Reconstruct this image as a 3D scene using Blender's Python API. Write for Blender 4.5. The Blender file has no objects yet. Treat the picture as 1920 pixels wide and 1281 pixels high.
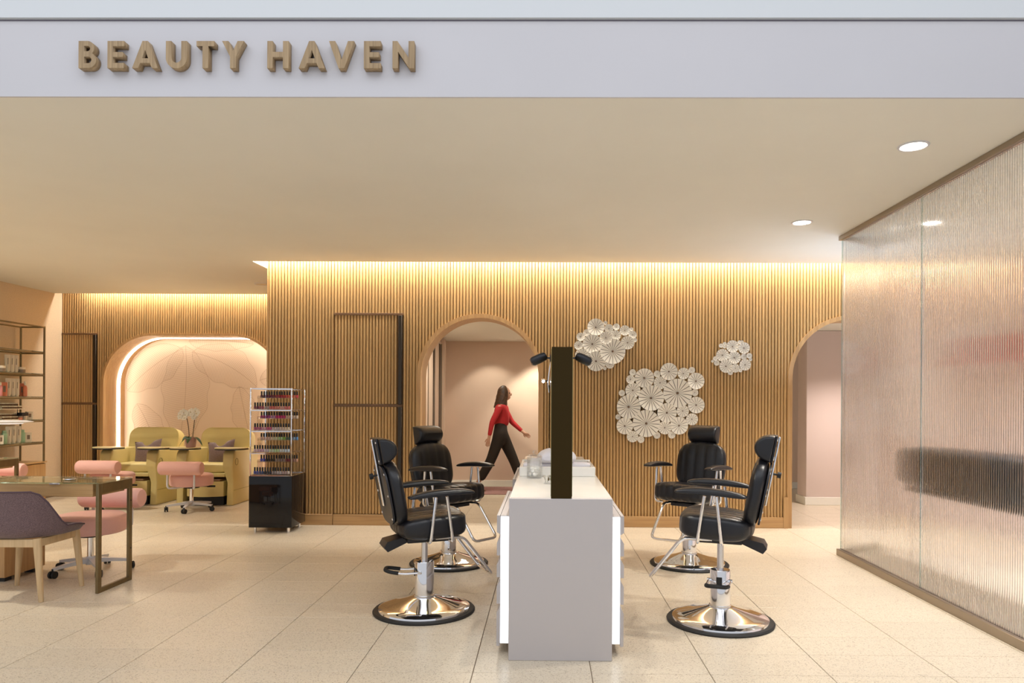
import bpy, bmesh, math, random
from math import pi, sin, cos, radians as R, sqrt
from mathutils import Vector, Matrix
random.seed(7)
S = bpy.context.scene
C = S.collection

# ---------------------------------------------------------------- camera, world, lights, exposure
EYE = 1.385
cam = bpy.data.cameras.new('camera'); camo = bpy.data.objects.new('camera', cam); C.objects.link(camo)
cam.sensor_width = 36; cam.lens = 1334*36/1920
cam.shift_x = -0.0255; cam.shift_y = 0.0607; cam.clip_start = .05; cam.clip_end = 100
camo.matrix_world = Matrix.Translation((0, 0, EYE)) @ Matrix.Rotation(.010, 4, 'Z') @ Matrix.Rotation(pi/2, 4, 'X') @ Matrix.Rotation(.0055, 4, 'Z')
S.camera = camo
S.view_settings.view_transform = 'Standard'; S.view_settings.look = 'None'
S.view_settings.gamma = 1; S.view_settings.use_curve_mapping = False
S.view_settings.exposure = 0.82

W = bpy.data.worlds.new('mall'); S.world = W; W.use_nodes = True
W.node_tree.nodes['Background'].inputs[0].default_value = (.93, .95, 1.0, 1)
W.node_tree.nodes['Background'].inputs[1].default_value = .36

WARM = (1.0, .95, .88); SOFT = (1.0, .94, .81); COOL = (.91, .94, 1.0); NEUT = (1.0, .93, .84)
def area(name, loc, sx, sy, power, col, rot=(0, 0, 0), spread=180):
    l = bpy.data.lights.new(name, 'AREA'); l.shape = 'RECTANGLE'; l.size = sx; l.size_y = sy
    l.energy = power; l.color = col; l.spread = R(spread)
    o = bpy.data.objects.new(name, l); o.location = loc; o.rotation_euler = rot; C.objects.link(o); return o
def spot(name, loc, power, col, angle=100, blend=.7, radius=.06, rot=(0, 0, 0)):
    l = bpy.data.lights.new(name, 'SPOT'); l.energy = power; l.color = col
    l.spot_size = R(angle); l.spot_blend = blend; l.shadow_soft_size = radius
    o = bpy.data.objects.new(name, l); o.location = loc; o.rotation_euler = rot; C.objects.link(o); return o

CZ = 2.945                                                     # ceiling height
area('mall_ceiling_light', (-1.2, .3, 5.2), 10, 4.5, 105, COOL)
area('cove_light', (.9, 7.935, 3.16), 8.2, .05, 76, WARM)
area('cove_light', (-3.2, 8.15, 3.16), .06, .5, 4, SOFT)
area('recess_cove_light', (-4.92, 10.33, 3.16), 3.55, .05, 30, WARM)
for x, y, p in ((2.2, 4.29, 95), (2.18, 6.09, 95), (-5.3, 4.9, 140), (-6.4, 7.5, 170), (-3.75, 9.36, 0)):
    if p: spot('downlight_and_fill', (x, y, CZ-.02), p, NEUT if x > 0 else SOFT, 120, .8, .07)  # left pair added out of view, without fixtures, to brighten the left bay
for x, p in ((-1.75, 62), (-.05, 48), (-.9, 14)):
    spot('corridor_lamp', (x, 11.25, 2.40), p, SOFT, 85, .5, .04, (R(18), 0, 0))
spot('passage_lamp', (4.0, 8.9, 2.40), 110, (1, .85, .78), 120, .8)
area('corridor_panel', (-.8, 9.6, 2.40), .6, .6, 14, SOFT)
for y in (3.6, 5.2): spot('glass_room_fill', (4.2, y, CZ-.02), 185, (.97, .95, 1), 130, .8, .07)  # added lamps without a seen source, brightening the room behind the glass
area('ceiling_glow_fill', (3.3, 7.15, 1.6), .9, .5, 8, (.52, .72, 1), (pi, 0, 0))  # unseen uplight added for the bluish glow on the ceiling

# ---------------------------------------------------------------- helpers
def tag(o, label=None, cat=None, group=None, kind=None):
    if label: o['label'] = label
    if cat: o['category'] = cat
    if group: o['group'] = group
    if kind: o['kind'] = kind
    return o
def thing(name, label, cat, loc=(0, 0, 0), rz=0, group=None):
    o = bpy.data.objects.new(name, None); o.empty_display_size = .05
    o.location = loc; o.rotation_euler = (0, 0, rz); C.objects.link(o)
    return tag(o, label, cat, group)
def link(name, me, parent=None, loc=None, label=None):
    o = bpy.data.objects.new(name, me); C.objects.link(o)
    if parent: o.parent = parent
    if loc: o.location = loc
    if label: o['label'] = label
    return o
def to_mesh(name, bm, mat, smooth=40):
    bmesh.ops.recalc_face_normals(bm, faces=bm.faces[:])
    if smooth:
        for f in bm.faces: f.smooth = True
        for e in bm.edges:
            if len(e.link_faces) == 2 and e.calc_face_angle(0) > R(smooth): e.smooth = False
    me = bpy.data.meshes.new(name); bm.to_mesh(me); bm.free()
    for m in (mat if isinstance(mat, (list, tuple)) else [mat]): me.materials.append(m)
    return me
def obj(name, bm, mat, parent=None, loc=None, label=None, smooth=40):
    return link(name, to_mesh(name, bm, mat, smooth), parent, loc, label)
def NB(): return bmesh.new()
def bx(bm, x0, x1, y0, y1, z0, z1, bevel=0, seg=2):
    vs = [bm.verts.new((x, y, z)) for x in (x0, x1) for y in (y0, y1) for z in (z0, z1)]
    fs = [bm.faces.new([vs[i] for i in q]) for q in ((0, 1, 3, 2), (4, 6, 7, 5), (0, 4, 5, 1), (2, 3, 7, 6), (0, 2, 6, 4), (1, 5, 7, 3))]
    if bevel:
        es = list({e for f in fs for e in f.edges})
        bmesh.ops.bevel(bm, geom=es, offset=bevel, segments=seg, profile=.5, affect='EDGES')
    return bm
def box(x0, x1, y0, y1, z0, z1, bevel=0, seg=2): return bx(NB(), x0, x1, y0, y1, z0, z1, bevel, seg)
def fillet(pts, r, n=4):
    pts = [Vector(p) for p in pts]; out = [pts[0]]
    for i in range(1, len(pts)-1):
        a, b, c = pts[i-1], pts[i], pts[i+1]
        d1 = (a-b); d2 = (c-b); rr = min(r, d1.length*.49, d2.length*.49)
        p = b+d1.normalized()*rr; q = b+d2.normalized()*rr
        for k in range(n+1):
            t = k/n; out.append(p*(1-t)**2 + b*2*t*(1-t) + q*t*t)
    out.append(pts[-1]); return out
def tube(bm, pts, r, n=8, fil=0, radii=None, cap=True):
    pts = fillet(pts, fil) if fil else [Vector(p) for p in pts]
    rings = []; prev = None
    for i, p in enumerate(pts):
        t = (pts[min(i+1, len(pts)-1)]-pts[max(i-1, 0)]).normalized()
        if prev is None:
            u = t.orthogonal().normalized()
        else:
            u = (prev-t*prev.dot(t)).normalized()
        prev = u; v = t.cross(u)
        rr = radii[i] if radii else r
        rings.append([bm.verts.new(p+(u*cos(2*pi*k/n)+v*sin(2*pi*k/n))*rr) for k in range(n)])
    for a, b in zip(rings, rings[1:]):
        for k in range(n): bm.faces.new((a[k], a[(k+1) % n], b[(k+1) % n], b[k]))
    if cap: bm.faces.new(rings[0]); bm.faces.new(rings[-1])
    return bm
def lathe(bm, prof, n=24, c=(0, 0, 0), sx=1, sy=1):
    rings = []
    for r, z in prof:
        if r < 1e-6: rings.append([bm.verts.new((c[0], c[1], c[2]+z))])
        else: rings.append([bm.verts.new((c[0]+r*sx*cos(2*pi*k/n), c[1]+r*sy*sin(2*pi*k/n), c[2]+z)) for k in range(n)])
    for a, b in zip(rings, rings[1:]):
        if len(a) == 1 and len(b) == 1: continue
        for k in range(n):
            if len(a) == 1: bm.faces.new((a[0], b[(k+1) % n], b[k]))
            elif len(b) == 1: bm.faces.new((a[k], a[(k+1) % n], b[0]))
            else: bm.faces.new((a[k], a[(k+1) % n], b[(k+1) % n], b[k]))
    if len(rings[0]) > 1: bm.faces.new(rings[0][::-1])
    if len(rings[-1]) > 1: bm.faces.new(rings[-1])
    return bm
def cyl(bm, x, y, z0, z1, r, n=16): return lathe(bm, [(r, z0), (r, z1)], n, (x, y, 0))
def ball(bm, c, r, n=12, m=8, s=(1, 1, 1)):
    v = bmesh.ops.create_uvsphere(bm, u_segments=n, v_segments=m, radius=r)['verts']
    for p in v: p.co = Vector((p.co.x*s[0]+c[0], p.co.y*s[1]+c[1], p.co.z*s[2]+c[2]))
    return v
def xf(bm, M):
    bm.transform(M); return bm
def RX(a): return Matrix.Rotation(R(a), 4, 'X')
def RY(a): return Matrix.Rotation(R(a), 4, 'Y')
def RZ(a): return Matrix.Rotation(R(a), 4, 'Z')
def T(*p): return Matrix.Translation(p)
def poly_solid(loops, depth, bevel=0):
    """flat outlines (with holes) in x,z, given depth along y from 0 to depth"""
    cu = bpy.data.curves.new('outline', 'CURVE'); cu.dimensions = '2D'; cu.fill_mode = 'BOTH'; cu.extrude = depth/2
    for lp in loops:
        sp = cu.splines.new('POLY'); sp.points.add(len(lp)-1); sp.use_cyclic_u = True
        for p, q in zip(sp.points, lp): p.co = (q[0], q[1], 0, 1)
    o = bpy.data.objects.new('outline', cu); C.objects.link(o)
    dg = bpy.context.evaluated_depsgraph_get(); me = bpy.data.meshes.new_from_object(o.evaluated_get(dg))
    bm = NB(); bm.from_mesh(me)
    bpy.data.objects.remove(o); bpy.data.curves.remove(cu); bpy.data.meshes.remove(me)
    bmesh.ops.remove_doubles(bm, verts=bm.verts[:], dist=1e-5)
    bm.transform(Matrix(((1, 0, 0, 0), (0, 0, 1, depth/2), (0, 1, 0, 0), (0, 0, 0, 1))))
    return bm
def section(w, h, e=4, n=28):
    """superellipse outline"""
    out = []
    for k in range(n):
        a = 2*pi*k/n; ca, sa = cos(a), sin(a)
        out.append((w/2*math.copysign(abs(ca)**(2/e), ca), h/2*math.copysign(abs(sa)**(2/e), sa)))
    return out
def cushion(sec, width, p=6, chans=0, groove=.012, per=6, edge=1.0, rz=0, p2=3):
    """section in (x,z) swept along y, closing in roundly at both ends, with lengthwise stitched channels"""
    bm = NB(); ys = []
    if chans:
        m = chans*per
        ys = [-1+2*i/m for i in range(m+1)]
    else: ys = [-1+2*i/12 for i in range(13)]
    ys = sorted(set([y for y in ys if abs(y) < .93]+[s*v for s in (-1, 1) for v in (.93, .96, .98, .992, 1.0)]))
    rings = []
    sx = max(abs(a) for a, b in sec); sz = max(abs(b) for a, b in sec)
    for y in ys:
        s = max(0, 1-abs(y)**p)**(1/p) if abs(y) < 1 else 0
        s = max(s, .35)
        g = 0
        if chans:
            ph = (y+1)/2*chans; g = groove*(abs(cos(pi*ph))**8)
        ins = (1-s)*min(sx, sz)*edge+g
        iz = ins+(rz*(1-max(0, 1-abs(y)**p2)**(1/p2)) if rz else 0); iz = min(iz, sz*.9)
        if rz and sx > sz: ix, iz = min(ins+rz*(1-max(0, 1-abs(y)**p2)**(1/p2)), sx*.9), ins
        else: ix = ins
        rings.append([bm.verts.new((a*(1-ix/sx), y*width/2, b*(1-iz/sz))) for a, b in sec])
    n = len(sec)
    for a, b in zip(rings, rings[1:]):
        for k in range(n): bm.faces.new((a[k], a[(k+1) % n], b[(k+1) % n], b[k]))
    bm.faces.new(rings[0]); bm.faces.new(rings[-1])
    return bm
def skin(name, joints, edges, mat, parent=None, sub=2, root=0, label=None):
    me = bpy.data.meshes.new(name); me.from_pydata([j[:3] for j in joints], edges, [])
    o = bpy.data.objects.new(name, me); C.objects.link(o)
    sk = o.modifiers.new('skin', 'SKIN'); sk.use_smooth_shade = True
    for v, j in zip(me.skin_vertices[0].data, joints):
        v.radius = (j[3], j[4] if len(j) > 4 else j[3])
    me.skin_vertices[0].data[root].use_root = True
    ss = o.modifiers.new('sub', 'SUBSURF'); ss.levels = sub; ss.render_levels = sub
    dg = bpy.context.evaluated_depsgraph_get(); out = bpy.data.meshes.new_from_object(o.evaluated_get(dg))
    bpy.data.objects.remove(o); bpy.data.meshes.remove(me)
    out.name = name; out.materials.clear(); out.materials.append(mat)
    for p in out.polygons: p.use_smooth = True
    return link(name, out, parent, label=label)
def copy_tree(o, parent=None):
    c = o.copy(); C.objects.link(c); c.parent = parent
    for ch in [k for k in o.children]: copy_tree(ch, c)
    return c

# ---------------------------------------------------------------- materials
def nm(name):
    m = bpy.data.materials.new(name); m.use_nodes = True
    return m, m.node_tree, m.node_tree.nodes['Principled BSDF']
def plain(name, col, rough=.5, metal=0, spec=.5, noise=0, nscale=40, bump=0, coat=0, sheen=0):
    m, t, b = nm(name)
    b.inputs['Base Color'].default_value = (*col, 1); b.inputs['Roughness'].default_value = rough
    b.inputs['Metallic'].default_value = metal; b.inputs['Specular IOR Level'].default_value = spec
    b.inputs['Coat Weight'].default_value = coat; b.inputs['Sheen Weight'].default_value = sheen
    if noise or bump:
        tc = t.nodes.new('ShaderNodeTexCoord'); n = t.nodes.new('ShaderNodeTexNoise')
        n.inputs['Scale'].default_value = nscale; n.inputs['Detail'].default_value = 4
        t.links.new(tc.outputs['Object'], n.inputs['Vector'])
        if noise:
            r = t.nodes.new('ShaderNodeValToRGB')
            r.color_ramp.elements[0].position = .3; r.color_ramp.elements[1].position = .7
            r.color_ramp.elements[0].color = (*[c*(1-noise) for c in col], 1)
            r.color_ramp.elements[1].color = (*[min(1, c*(1+noise)) for c in col], 1)
            t.links.new(n.outputs['Fac'], r.inputs['Fac']); t.links.new(r.outputs['Color'], b.inputs['Base Color'])
        if bump:
            bp = t.nodes.new('ShaderNodeBump'); bp.inputs['Strength'].default_value = bump; bp.inputs['Distance'].default_value = .002
            t.links.new(n.outputs['Fac'], bp.inputs['Height']); t.links.new(bp.outputs['Normal'], b.inputs['Normal'])
    return m
def wood(name, c1, c2, rough=.45, axis=2, scale=1.0, vary=.12):
    m, t, b = nm(name); N, L = t.nodes, t.links
    g = N.new('ShaderNodeNewGeometry'); mp = N.new('ShaderNodeMapping')
    sc = [38*scale]*3; sc[axis] = 1.6*scale; mp.inputs['Scale'].default_value = sc
    L.new(g.outputs['Position'], mp.inputs['Vector'])
    n = N.new('ShaderNodeTexNoise'); n.inputs['Scale'].default_value = 1.0; n.inputs['Detail'].default_value = 6; n.inputs['Distortion'].default_value = .6
    L.new(mp.outputs['Vector'], n.inputs['Vector'])
    r = N.new('ShaderNodeValToRGB'); r.color_ramp.elements[0].position = .32; r.color_ramp.elements[1].position = .68
    r.color_ramp.elements[0].color = (*c1, 1); r.color_ramp.elements[1].color = (*c2, 1)
    L.new(n.outputs['Fac'], r.inputs['Fac'])
    oi = N.new('ShaderNodeObjectInfo'); mr = N.new('ShaderNodeMapRange')
    mr.inputs['To Min'].default_value = 1-vary; mr.inputs['To Max'].default_value = 1+vary*.6
    L.new(oi.outputs['Random'], mr.inputs['Value'])
    hsv = N.new('ShaderNodeHueSaturation'); L.new(r.outputs['Color'], hsv.inputs['Color']); L.new(mr.outputs['Result'], hsv.inputs['Value'])
    L.new(hsv.outputs['Color'], b.inputs['Base Color']); b.inputs['Roughness'].default_value = rough
    return m
def emit(name, col, s):
    m, t, b = nm(name); b.inputs['Base Color'].default_value = (.8, .8, .8, 1)
    b.inputs['Emission Color'].default_value = (*col, 1); b.inputs['Emission Strength'].default_value = s
    return m
def glassy(name, col=(1, 1, 1), rough=0, clear=.0, ior=1.45):
    m, t, b = nm(name); N, L = t.nodes, t.links
    b.inputs['Base Color'].default_value = (*col, 1); b.inputs['Roughness'].default_value = rough
    b.inputs['Transmission Weight'].default_value = 1; b.inputs['IOR'].default_value = ior
    if clear:
        tr = N.new('ShaderNodeBsdfTransparent'); mx = N.new('ShaderNodeMixShader'); mx.inputs[0].default_value = clear
        tr.inputs[0].default_value = (*col, 1)
        L.new(b.outputs[0], mx.inputs[1]); L.new(tr.outputs[0], mx.inputs[2]); L.new(mx.outputs[0], N['Material Output'].inputs['Surface'])
    return m
def tinted(name, rough=.25, metal=0):
    """colour comes from the object itself (one bottle, one colour)"""
    m, t, b = nm(name); oi = t.nodes.new('ShaderNodeObjectInfo'); t.links.new(oi.outputs['Color'], b.inputs['Base Color'])
    b.inputs['Roughness'].default_value = rough; b.inputs['Metallic'].default_value = metal
    return m

M = {}
M['slat'] = wood('oak slats', (.53, .325, .135), (.58, .365, .155), .42, 2, 1, .10)
M['oak'] = wood('oak veneer', (.47, .27, .11), (.60, .37, .165), .42, 2, 1, .03)
M['oak_h'] = wood('oak veneer lying', (.47, .27, .11), (.60, .37, .165), .42, 0, 1, .03)
M['oak_sign'] = wood('sign oak', (.30, .20, .10), (.47, .33, .18), .5, 2, 2.2, .06)
M['ash'] = wood('pale ash', (.58, .40, .21), (.70, .51, .29), .45, 2, 1, .03)
M['backing'] = plain('groove backing', (.20, .10, .038), .7)
M['cream'] = plain('ceiling paint', (.88, .86, .77), .85, noise=.015, nscale=1.5)
M['pinkwall'] = plain('blush wall paint', (.78, .60, .46), .85, noise=.02, nscale=2)
M['pinkcol'] = plain('rose wall paint', (.78, .66, .61), .8)
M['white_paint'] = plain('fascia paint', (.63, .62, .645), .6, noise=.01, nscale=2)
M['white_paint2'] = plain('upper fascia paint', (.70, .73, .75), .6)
M['gap'] = plain('shadow gap', (.23, .21, .25), .8)
M['leftwall'] = plain('linen wallcovering', (.72, .56, .38), .9, noise=.05, nscale=60, bump=.15)
M['bronze'] = plain('brushed bronze', (.22, .165, .085), .38, .85, noise=.08, nscale=15)
M['bronze_dark'] = plain('dark bronze', (.055, .042, .03), .35, .7)
M['bronze_lite'] = plain('satin bronze trim', (.36, .30, .23), .35, .8)
M['brownbar'] = plain('brown recess', (.17, .085, .035), .5)
M['chrome'] = plain('chrome', (.88, .88, .90), .06, 1)
M['steel'] = plain('satin steel', (.75, .75, .77), .22, 1)
M['leather'] = plain('black leather', (.010, .010, .013), .33, 0, .5, bump=.25, nscale=220)
M['rubber'] = plain('black rubber', (.012, .012, .012), .6)
M['black_gloss'] = plain('black gloss', (.010, .009, .010), .05, 0, .35)
M['black_satin'] = plain('black satin', (.010, .010, .014), .4)
M['white'] = plain('shaded white surface', (.54, .505, .50), .35)  # counter white, greyed so the colour holds the weaker light on upright faces
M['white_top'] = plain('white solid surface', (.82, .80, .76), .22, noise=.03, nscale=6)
M['white_metal'] = plain('white metal', (.74, .74, .76), .3)
M['mirror_frame'] = plain('olive bronze laminate', (.034, .020, .002), .6, 0, .15)
M['mirror'] = plain('bronze tinted mirror', (.30, .27, .12), .03, 1)
M['pink'] = plain('pink upholstery', (.80, .45, .39), .75, noise=.05, nscale=300, bump=.1, sheen=.2)
M['olive'] = plain('olive yellow vinyl', (.72, .60, .25), .42, noise=.04, nscale=4)
M['olive_top'] = plain('olive tray top', (.70, .60, .32), .35)
M['seam'] = plain('olive seam', (.30, .23, .07), .6)
M['mauve'] = plain('mauve woven cloth', (.20, .135, .125), .9, noise=.35, nscale=160, bump=.4, sheen=.2)
M['shell'] = plain('heathered plum felt', (.155, .10, .105), .95, noise=.35, nscale=170, bump=.5, sheen=.25)
M['piping'] = plain('plum piping', (.10, .065, .085), .9)
M['disc'] = plain('ivory enamelled disc', (.92, .87, .77), .35, 0)
M['rib'] = plain('dark disc seams', (.09, .065, .05), .5)
M['hub'] = plain('brown hub', (.16, .09, .05), .5)
M['led'] = emit('warm led', (1, .87, .68), 6.5)
M['led_white'] = emit('white led', (.90, .95, 1), .95)
M['lens'] = emit('downlight lens', (1, .93, .84), 14)
M['lens_off'] = plain('unlit lens', (.7, .6, .42), .4)
M['bulb'] = emit('bulb', (1, .97, .92), 12)
M['lampwhite'] = emit('lamp disc glow', (1, .95, .9), .35)
M['clear'] = glassy('clear glass', (.985, .99, .985), 0, .72)
M['acrylic'] = glassy('clear acrylic', (.98, .98, .98), 0, .7)
M['tableglass'] = glassy('table glass', (.90, .95, .92), 0, .45)
M['shelfglass'] = glassy('green edged shelf glass', (.72, .82, .78), .05, .2)
M['ribbed'] = glassy('ribbed glass', (.955, .96, .96), .09, .03, 1.46)
M['edge'] = glassy('polished glass edge', (.70, .88, .84), .1, .2)
M['cotton'] = plain('white cotton', (.88, .87, .85), .95, bump=.5, nscale=60)
M['towel'] = plain('white towelling', (.85, .83, .88), .95, bump=.5, nscale=120)
M['ivory'] = plain('ivory tube', (.80, .70, .54), .45)
M['coral'] = plain('coral box', (.66, .20, .10), .4)
M['mint'] = plain('mint bottle', (.42, .62, .40), .4)
M['grey_label'] = plain('grey jar', (.25, .18, .12), .5)
M['tint'] = tinted('nail colour', .12)
M['petal'] = plain('white petals', (.90, .87, .76), .6)
M['leaf'] = plain('orchid leaf', (.05, .13, .03), .4)
M['stem'] = plain('orchid stem', (.07, .04, .02), .5)
M['pot'] = plain('dusty pink pot', (.52, .31, .27), .5)
M['rug'] = plain('mauve rug', (.36, .19, .17), .95, noise=.25, nscale=60)
M['skin'] = plain('skin', (.55, .30, .19), .5)
M['hair'] = plain('brown hair', (.07, .034, .014), .5, noise=.5, nscale=30)
M['red'] = plain('red knit', (.48, .022, .025), .85, bump=.3, nscale=120)
M['trouser'] = plain('dark brown trousers', (.020, .012, .006), .85)
M['eye'] = plain('eye', (.03, .02, .015), .2)
M['lip'] = plain('lips', (.42, .12, .10), .45)
M['blush_board'] = plain('coral board', (.62, .22, .20), .6)
M['floorjoint'] = plain('grout', (.24, .18, .12), .9)

# terrazzo tile: fine speckle, each tile slightly its own tone
m, t, b = nm('terrazzo tile'); N, L = t.nodes, t.links
g = N.new('ShaderNodeNewGeometry'); v = N.new('ShaderNodeTexVoronoi'); v.inputs['Scale'].default_value = 190
L.new(g.outputs['Position'], v.inputs['Vector'])
r = N.new('ShaderNodeValToRGB'); e = r.color_ramp.elements
e[0].position = .0; e[0].color = (.65, .56, .43, 1.0); e[1].position = 1; e[1].color = (.80, .715, .58, 1.0)
k = e.new(.12); k.color = (.44, .35, .25, 1); k = e.new(.16); k.color = (.71, .615, .475, 1.0); k = e.new(.85); k.color = (.73, .635, .49, 1.0)
sp = N.new('ShaderNodeSeparateColor'); L.new(v.outputs['Color'], sp.inputs['Color']); L.new(sp.outputs['Red'], r.inputs['Fac'])
n2 = N.new('ShaderNodeTexNoise'); n2.inputs['Scale'].default_value = 1.3; n2.inputs['Detail'].default_value = 3; L.new(g.outputs['Position'], n2.inputs['Vector'])
oi = N.new('ShaderNodeObjectInfo'); ad = N.new('ShaderNodeMath'); ad.operation = 'ADD'; L.new(n2.outputs['Fac'], ad.inputs[0]); L.new(oi.outputs['Random'], ad.inputs[1])
mr = N.new('ShaderNodeMapRange'); mr.inputs['From Max'].default_value = 1.8; mr.inputs['To Min'].default_value = .94; mr.inputs['To Max'].default_value = 1.04
L.new(ad.outputs[0], mr.inputs['Value'])
h = N.new('ShaderNodeHueSaturation'); L.new(r.outputs['Color'], h.inputs['Color']); L.new(mr.outputs['Result'], h.inputs['Value']); L.new(h.outputs['Color'], b.inputs['Base Color'])
b.inputs['Roughness'].default_value = .32; b.inputs['Specular IOR Level'].default_value = .4
M['tile'] = m

M['paper'] = plain('blush wallpaper', (.82, .66, .53), .8)
M['veins'] = plain('printed vein lines', (.54, .38, .27), .8)

# ---------------------------------------------------------------- floor
def st(o): o['kind'] = 'structure'; return o
floor = st(obj('floor', box(-9, 7, 1.5, 13, -.12, -.004), M['floorjoint'], smooth=0))
TX, TY, TX0, TY0 = .61, .305, -.365, 3.655
tile_me = to_mesh('tile', box(-TX/2+.0022, TX/2-.0022, -TY/2+.0017, TY/2-.0017, -.012, 0, .0012, 1), M['tile'], 30)
tiles = []
for j in range(-6, 30):
    for i in range(-14, 12):
        x, y = TX0+(i+.5)*TX, TY0+(j+.5)*TY
        if y > 12.3: continue
        seen = 3.2 < y and -.80*y-.5 < x < min(.70*y+.4, 2.9 if y < 6.5 else 9)
        if not seen and not (1.8 < y): continue
        tiles.append((0 if seen and y < 8.2 else 1, y, x))
tiles.sort()
rest = NB(); n = 0
for s, y, x in tiles:
    if s == 0 and n < 298:
        link('tile', tile_me, floor, (x, y, 0)); n += 1
    elif -9 < x < 7:
        bx(rest, x-TX/2+.0016, x+TX/2-.0016, y-TY/2+.0013, y+TY/2-.0013, -.012, 0)
tag(obj('distant_tiles', rest, M['tile'], floor, smooth=0), kind='stuff')

# ---------------------------------------------------------------- ceiling and fascia
bm = NB(); CT = 3.30
bx(bm, -7.3, 6.4, 3.632, 7.85, CZ, CT)                          # open front part
bx(bm, -7.3, -3.25, 7.85, 10.24, CZ, CT)                       # left bay, short of the recess wall
bx(bm, -3.25, -3.14, 8.45, 10.24, CZ, CT)
bx(bm, -7.3, -3.0, 10.24, 10.6, 3.2, CT)                       # lids over the light slots
bx(bm, -3.25, 6.4, 7.85, 8.5, 3.2, CT)
st(obj('ceiling', bm, M['cream'], smooth=0))
st(obj('ceiling_corridor', box(-1.9, 6.4, 8.3, 12.2, 2.42, 2.6), M['cream'], smooth=0))
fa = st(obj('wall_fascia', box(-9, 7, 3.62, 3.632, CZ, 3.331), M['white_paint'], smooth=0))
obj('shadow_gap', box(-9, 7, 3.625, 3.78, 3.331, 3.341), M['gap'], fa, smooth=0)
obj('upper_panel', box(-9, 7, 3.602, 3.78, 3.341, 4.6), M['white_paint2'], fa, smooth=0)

# ---------------------------------------------------------------- slatted walls
def slat_mesh(zb, zt, w=.0300, d=.024):
    prof = [(-.5, .0), (-.5, .55), (-.36, .86), (-.13, 1), (.13, 1), (.36, .86), (.5, .55), (.5, .0)]
    bm = NB(); lo = []; hi = []
    for a, b in prof:
        z0 = zb(a*w) if callable(zb) else zb
        lo.append(bm.verts.new((a*w, -b*d, z0))); hi.append(bm.verts.new((a*w, -b*d, zt)))
    for k in range(len(prof)):
        q = (k+1) % len(prof); bm.faces.new((lo[k], lo[q], hi[q], hi[k]))
    bm.faces.new(lo); bm.faces.new(hi)
    return to_mesh('slat', bm, M['slat'], 35)
ZT = 3.19
WY = 8.05                                                       # face of the backing board
def arch(cx, r, zs, n=28):
    return [(cx-r, 0)]+[(cx-r*cos(pi*k/n), zs+r*sin(pi*k/n)) for k in range(n+1)]+[(cx+r, 0)]
A1, A2, AR, AS = -.742, 3.44, .70, 1.685
HP = .0355
# back wall: outline runs around the two arched openings
XL, XR = -3.14, 4.26
lp = [(XL, 0)]+arch(A1, AR-.02, AS)+arch(A2, AR-.02, AS)+[(XR, 0), (XR, ZT), (XL, ZT)]
wall = st(obj('wall_back', poly_solid([lp], .26), M['backing'], None, (0, WY, 0), smooth=0))
link_y = 0
def arch_z(x, cx):
    d = abs(x-cx)
    return AS+sqrt(max(0, AR**2-d*d)) if d < AR else None
DX0, DX1, DZ = -2.392, -1.607, 2.385
std = slat_mesh(.12, ZT); overdoor = slat_mesh(DZ+.012, ZT)
nsl = int((4.25-XL)/HP)
for i in range(nsl):
    x = XL+HP*(i+.5)
    c = A1 if abs(x-A1) < AR+.02 else A2 if abs(x-A2) < AR+.02 else None
    if DX0+.005 < x < DX1-.005: me = overdoor
    elif c is not None:
        if abs(x-c) > AR-.004:
            me = std
        else: me = slat_mesh(lambda a: AS+sqrt(max(.0004, AR**2-(x+a-c)**2)), ZT)
    else: me = std
    link('slat', me, wall, (x, 0, 0))
link('end_post', to_mesh('end_post', box(-.014, 0, -.03, 2.2, .0, ZT), M['oak'], 30), wall, (XL, 0, 0))
# plinth pieces between the openings
bm = NB()
for a, b in ((XL, DX0-.004), (DX0+.002, DX1-.004), (DX1, A1-AR-.012), (A1+AR+.012, A2-AR-.02), (A2+AR+.02, XR)):
    bx(bm, a, b, WY-.045, WY+.01, 0, .122, .003, 1)
st(obj('baseboard_back', bm, M['oak_h']))
def lining(name, loops, y0, y1, mat, parent=None):
    """solid band between an outer and an inner outline"""
    o, i = loops; bm = NB()
    V = [[bm.verts.new((x, y, z)) for x, z in l] for l in (o, i) for y in (y0, y1)]
    for k in range(len(o)-1):
        for a, b in ((0, 1), (2, 3), (0, 2), (1, 3)): bm.faces.new((V[a][k], V[a][k+1], V[b][k+1], V[b][k]))
    for k in (0, -1): bm.faces.new((V[0][k], V[1][k], V[3][k], V[2][k]))
    return obj(name, bm, mat, parent, smooth=30)
for nmb, c in ((1, A1), (2, A2)):
    tr = st(lining('trim_%d' % nmb, (arch(c, AR+.012, AS, 40), arch(c, AR-.035, AS, 40)), WY-.034, WY+.34, M['oak']))
st(obj('trim_3', box(A2-AR-.062, A2-AR-.012, WY-.05, WY-.034, 0, .35, 0), M['oak'], smooth=0))

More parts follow.
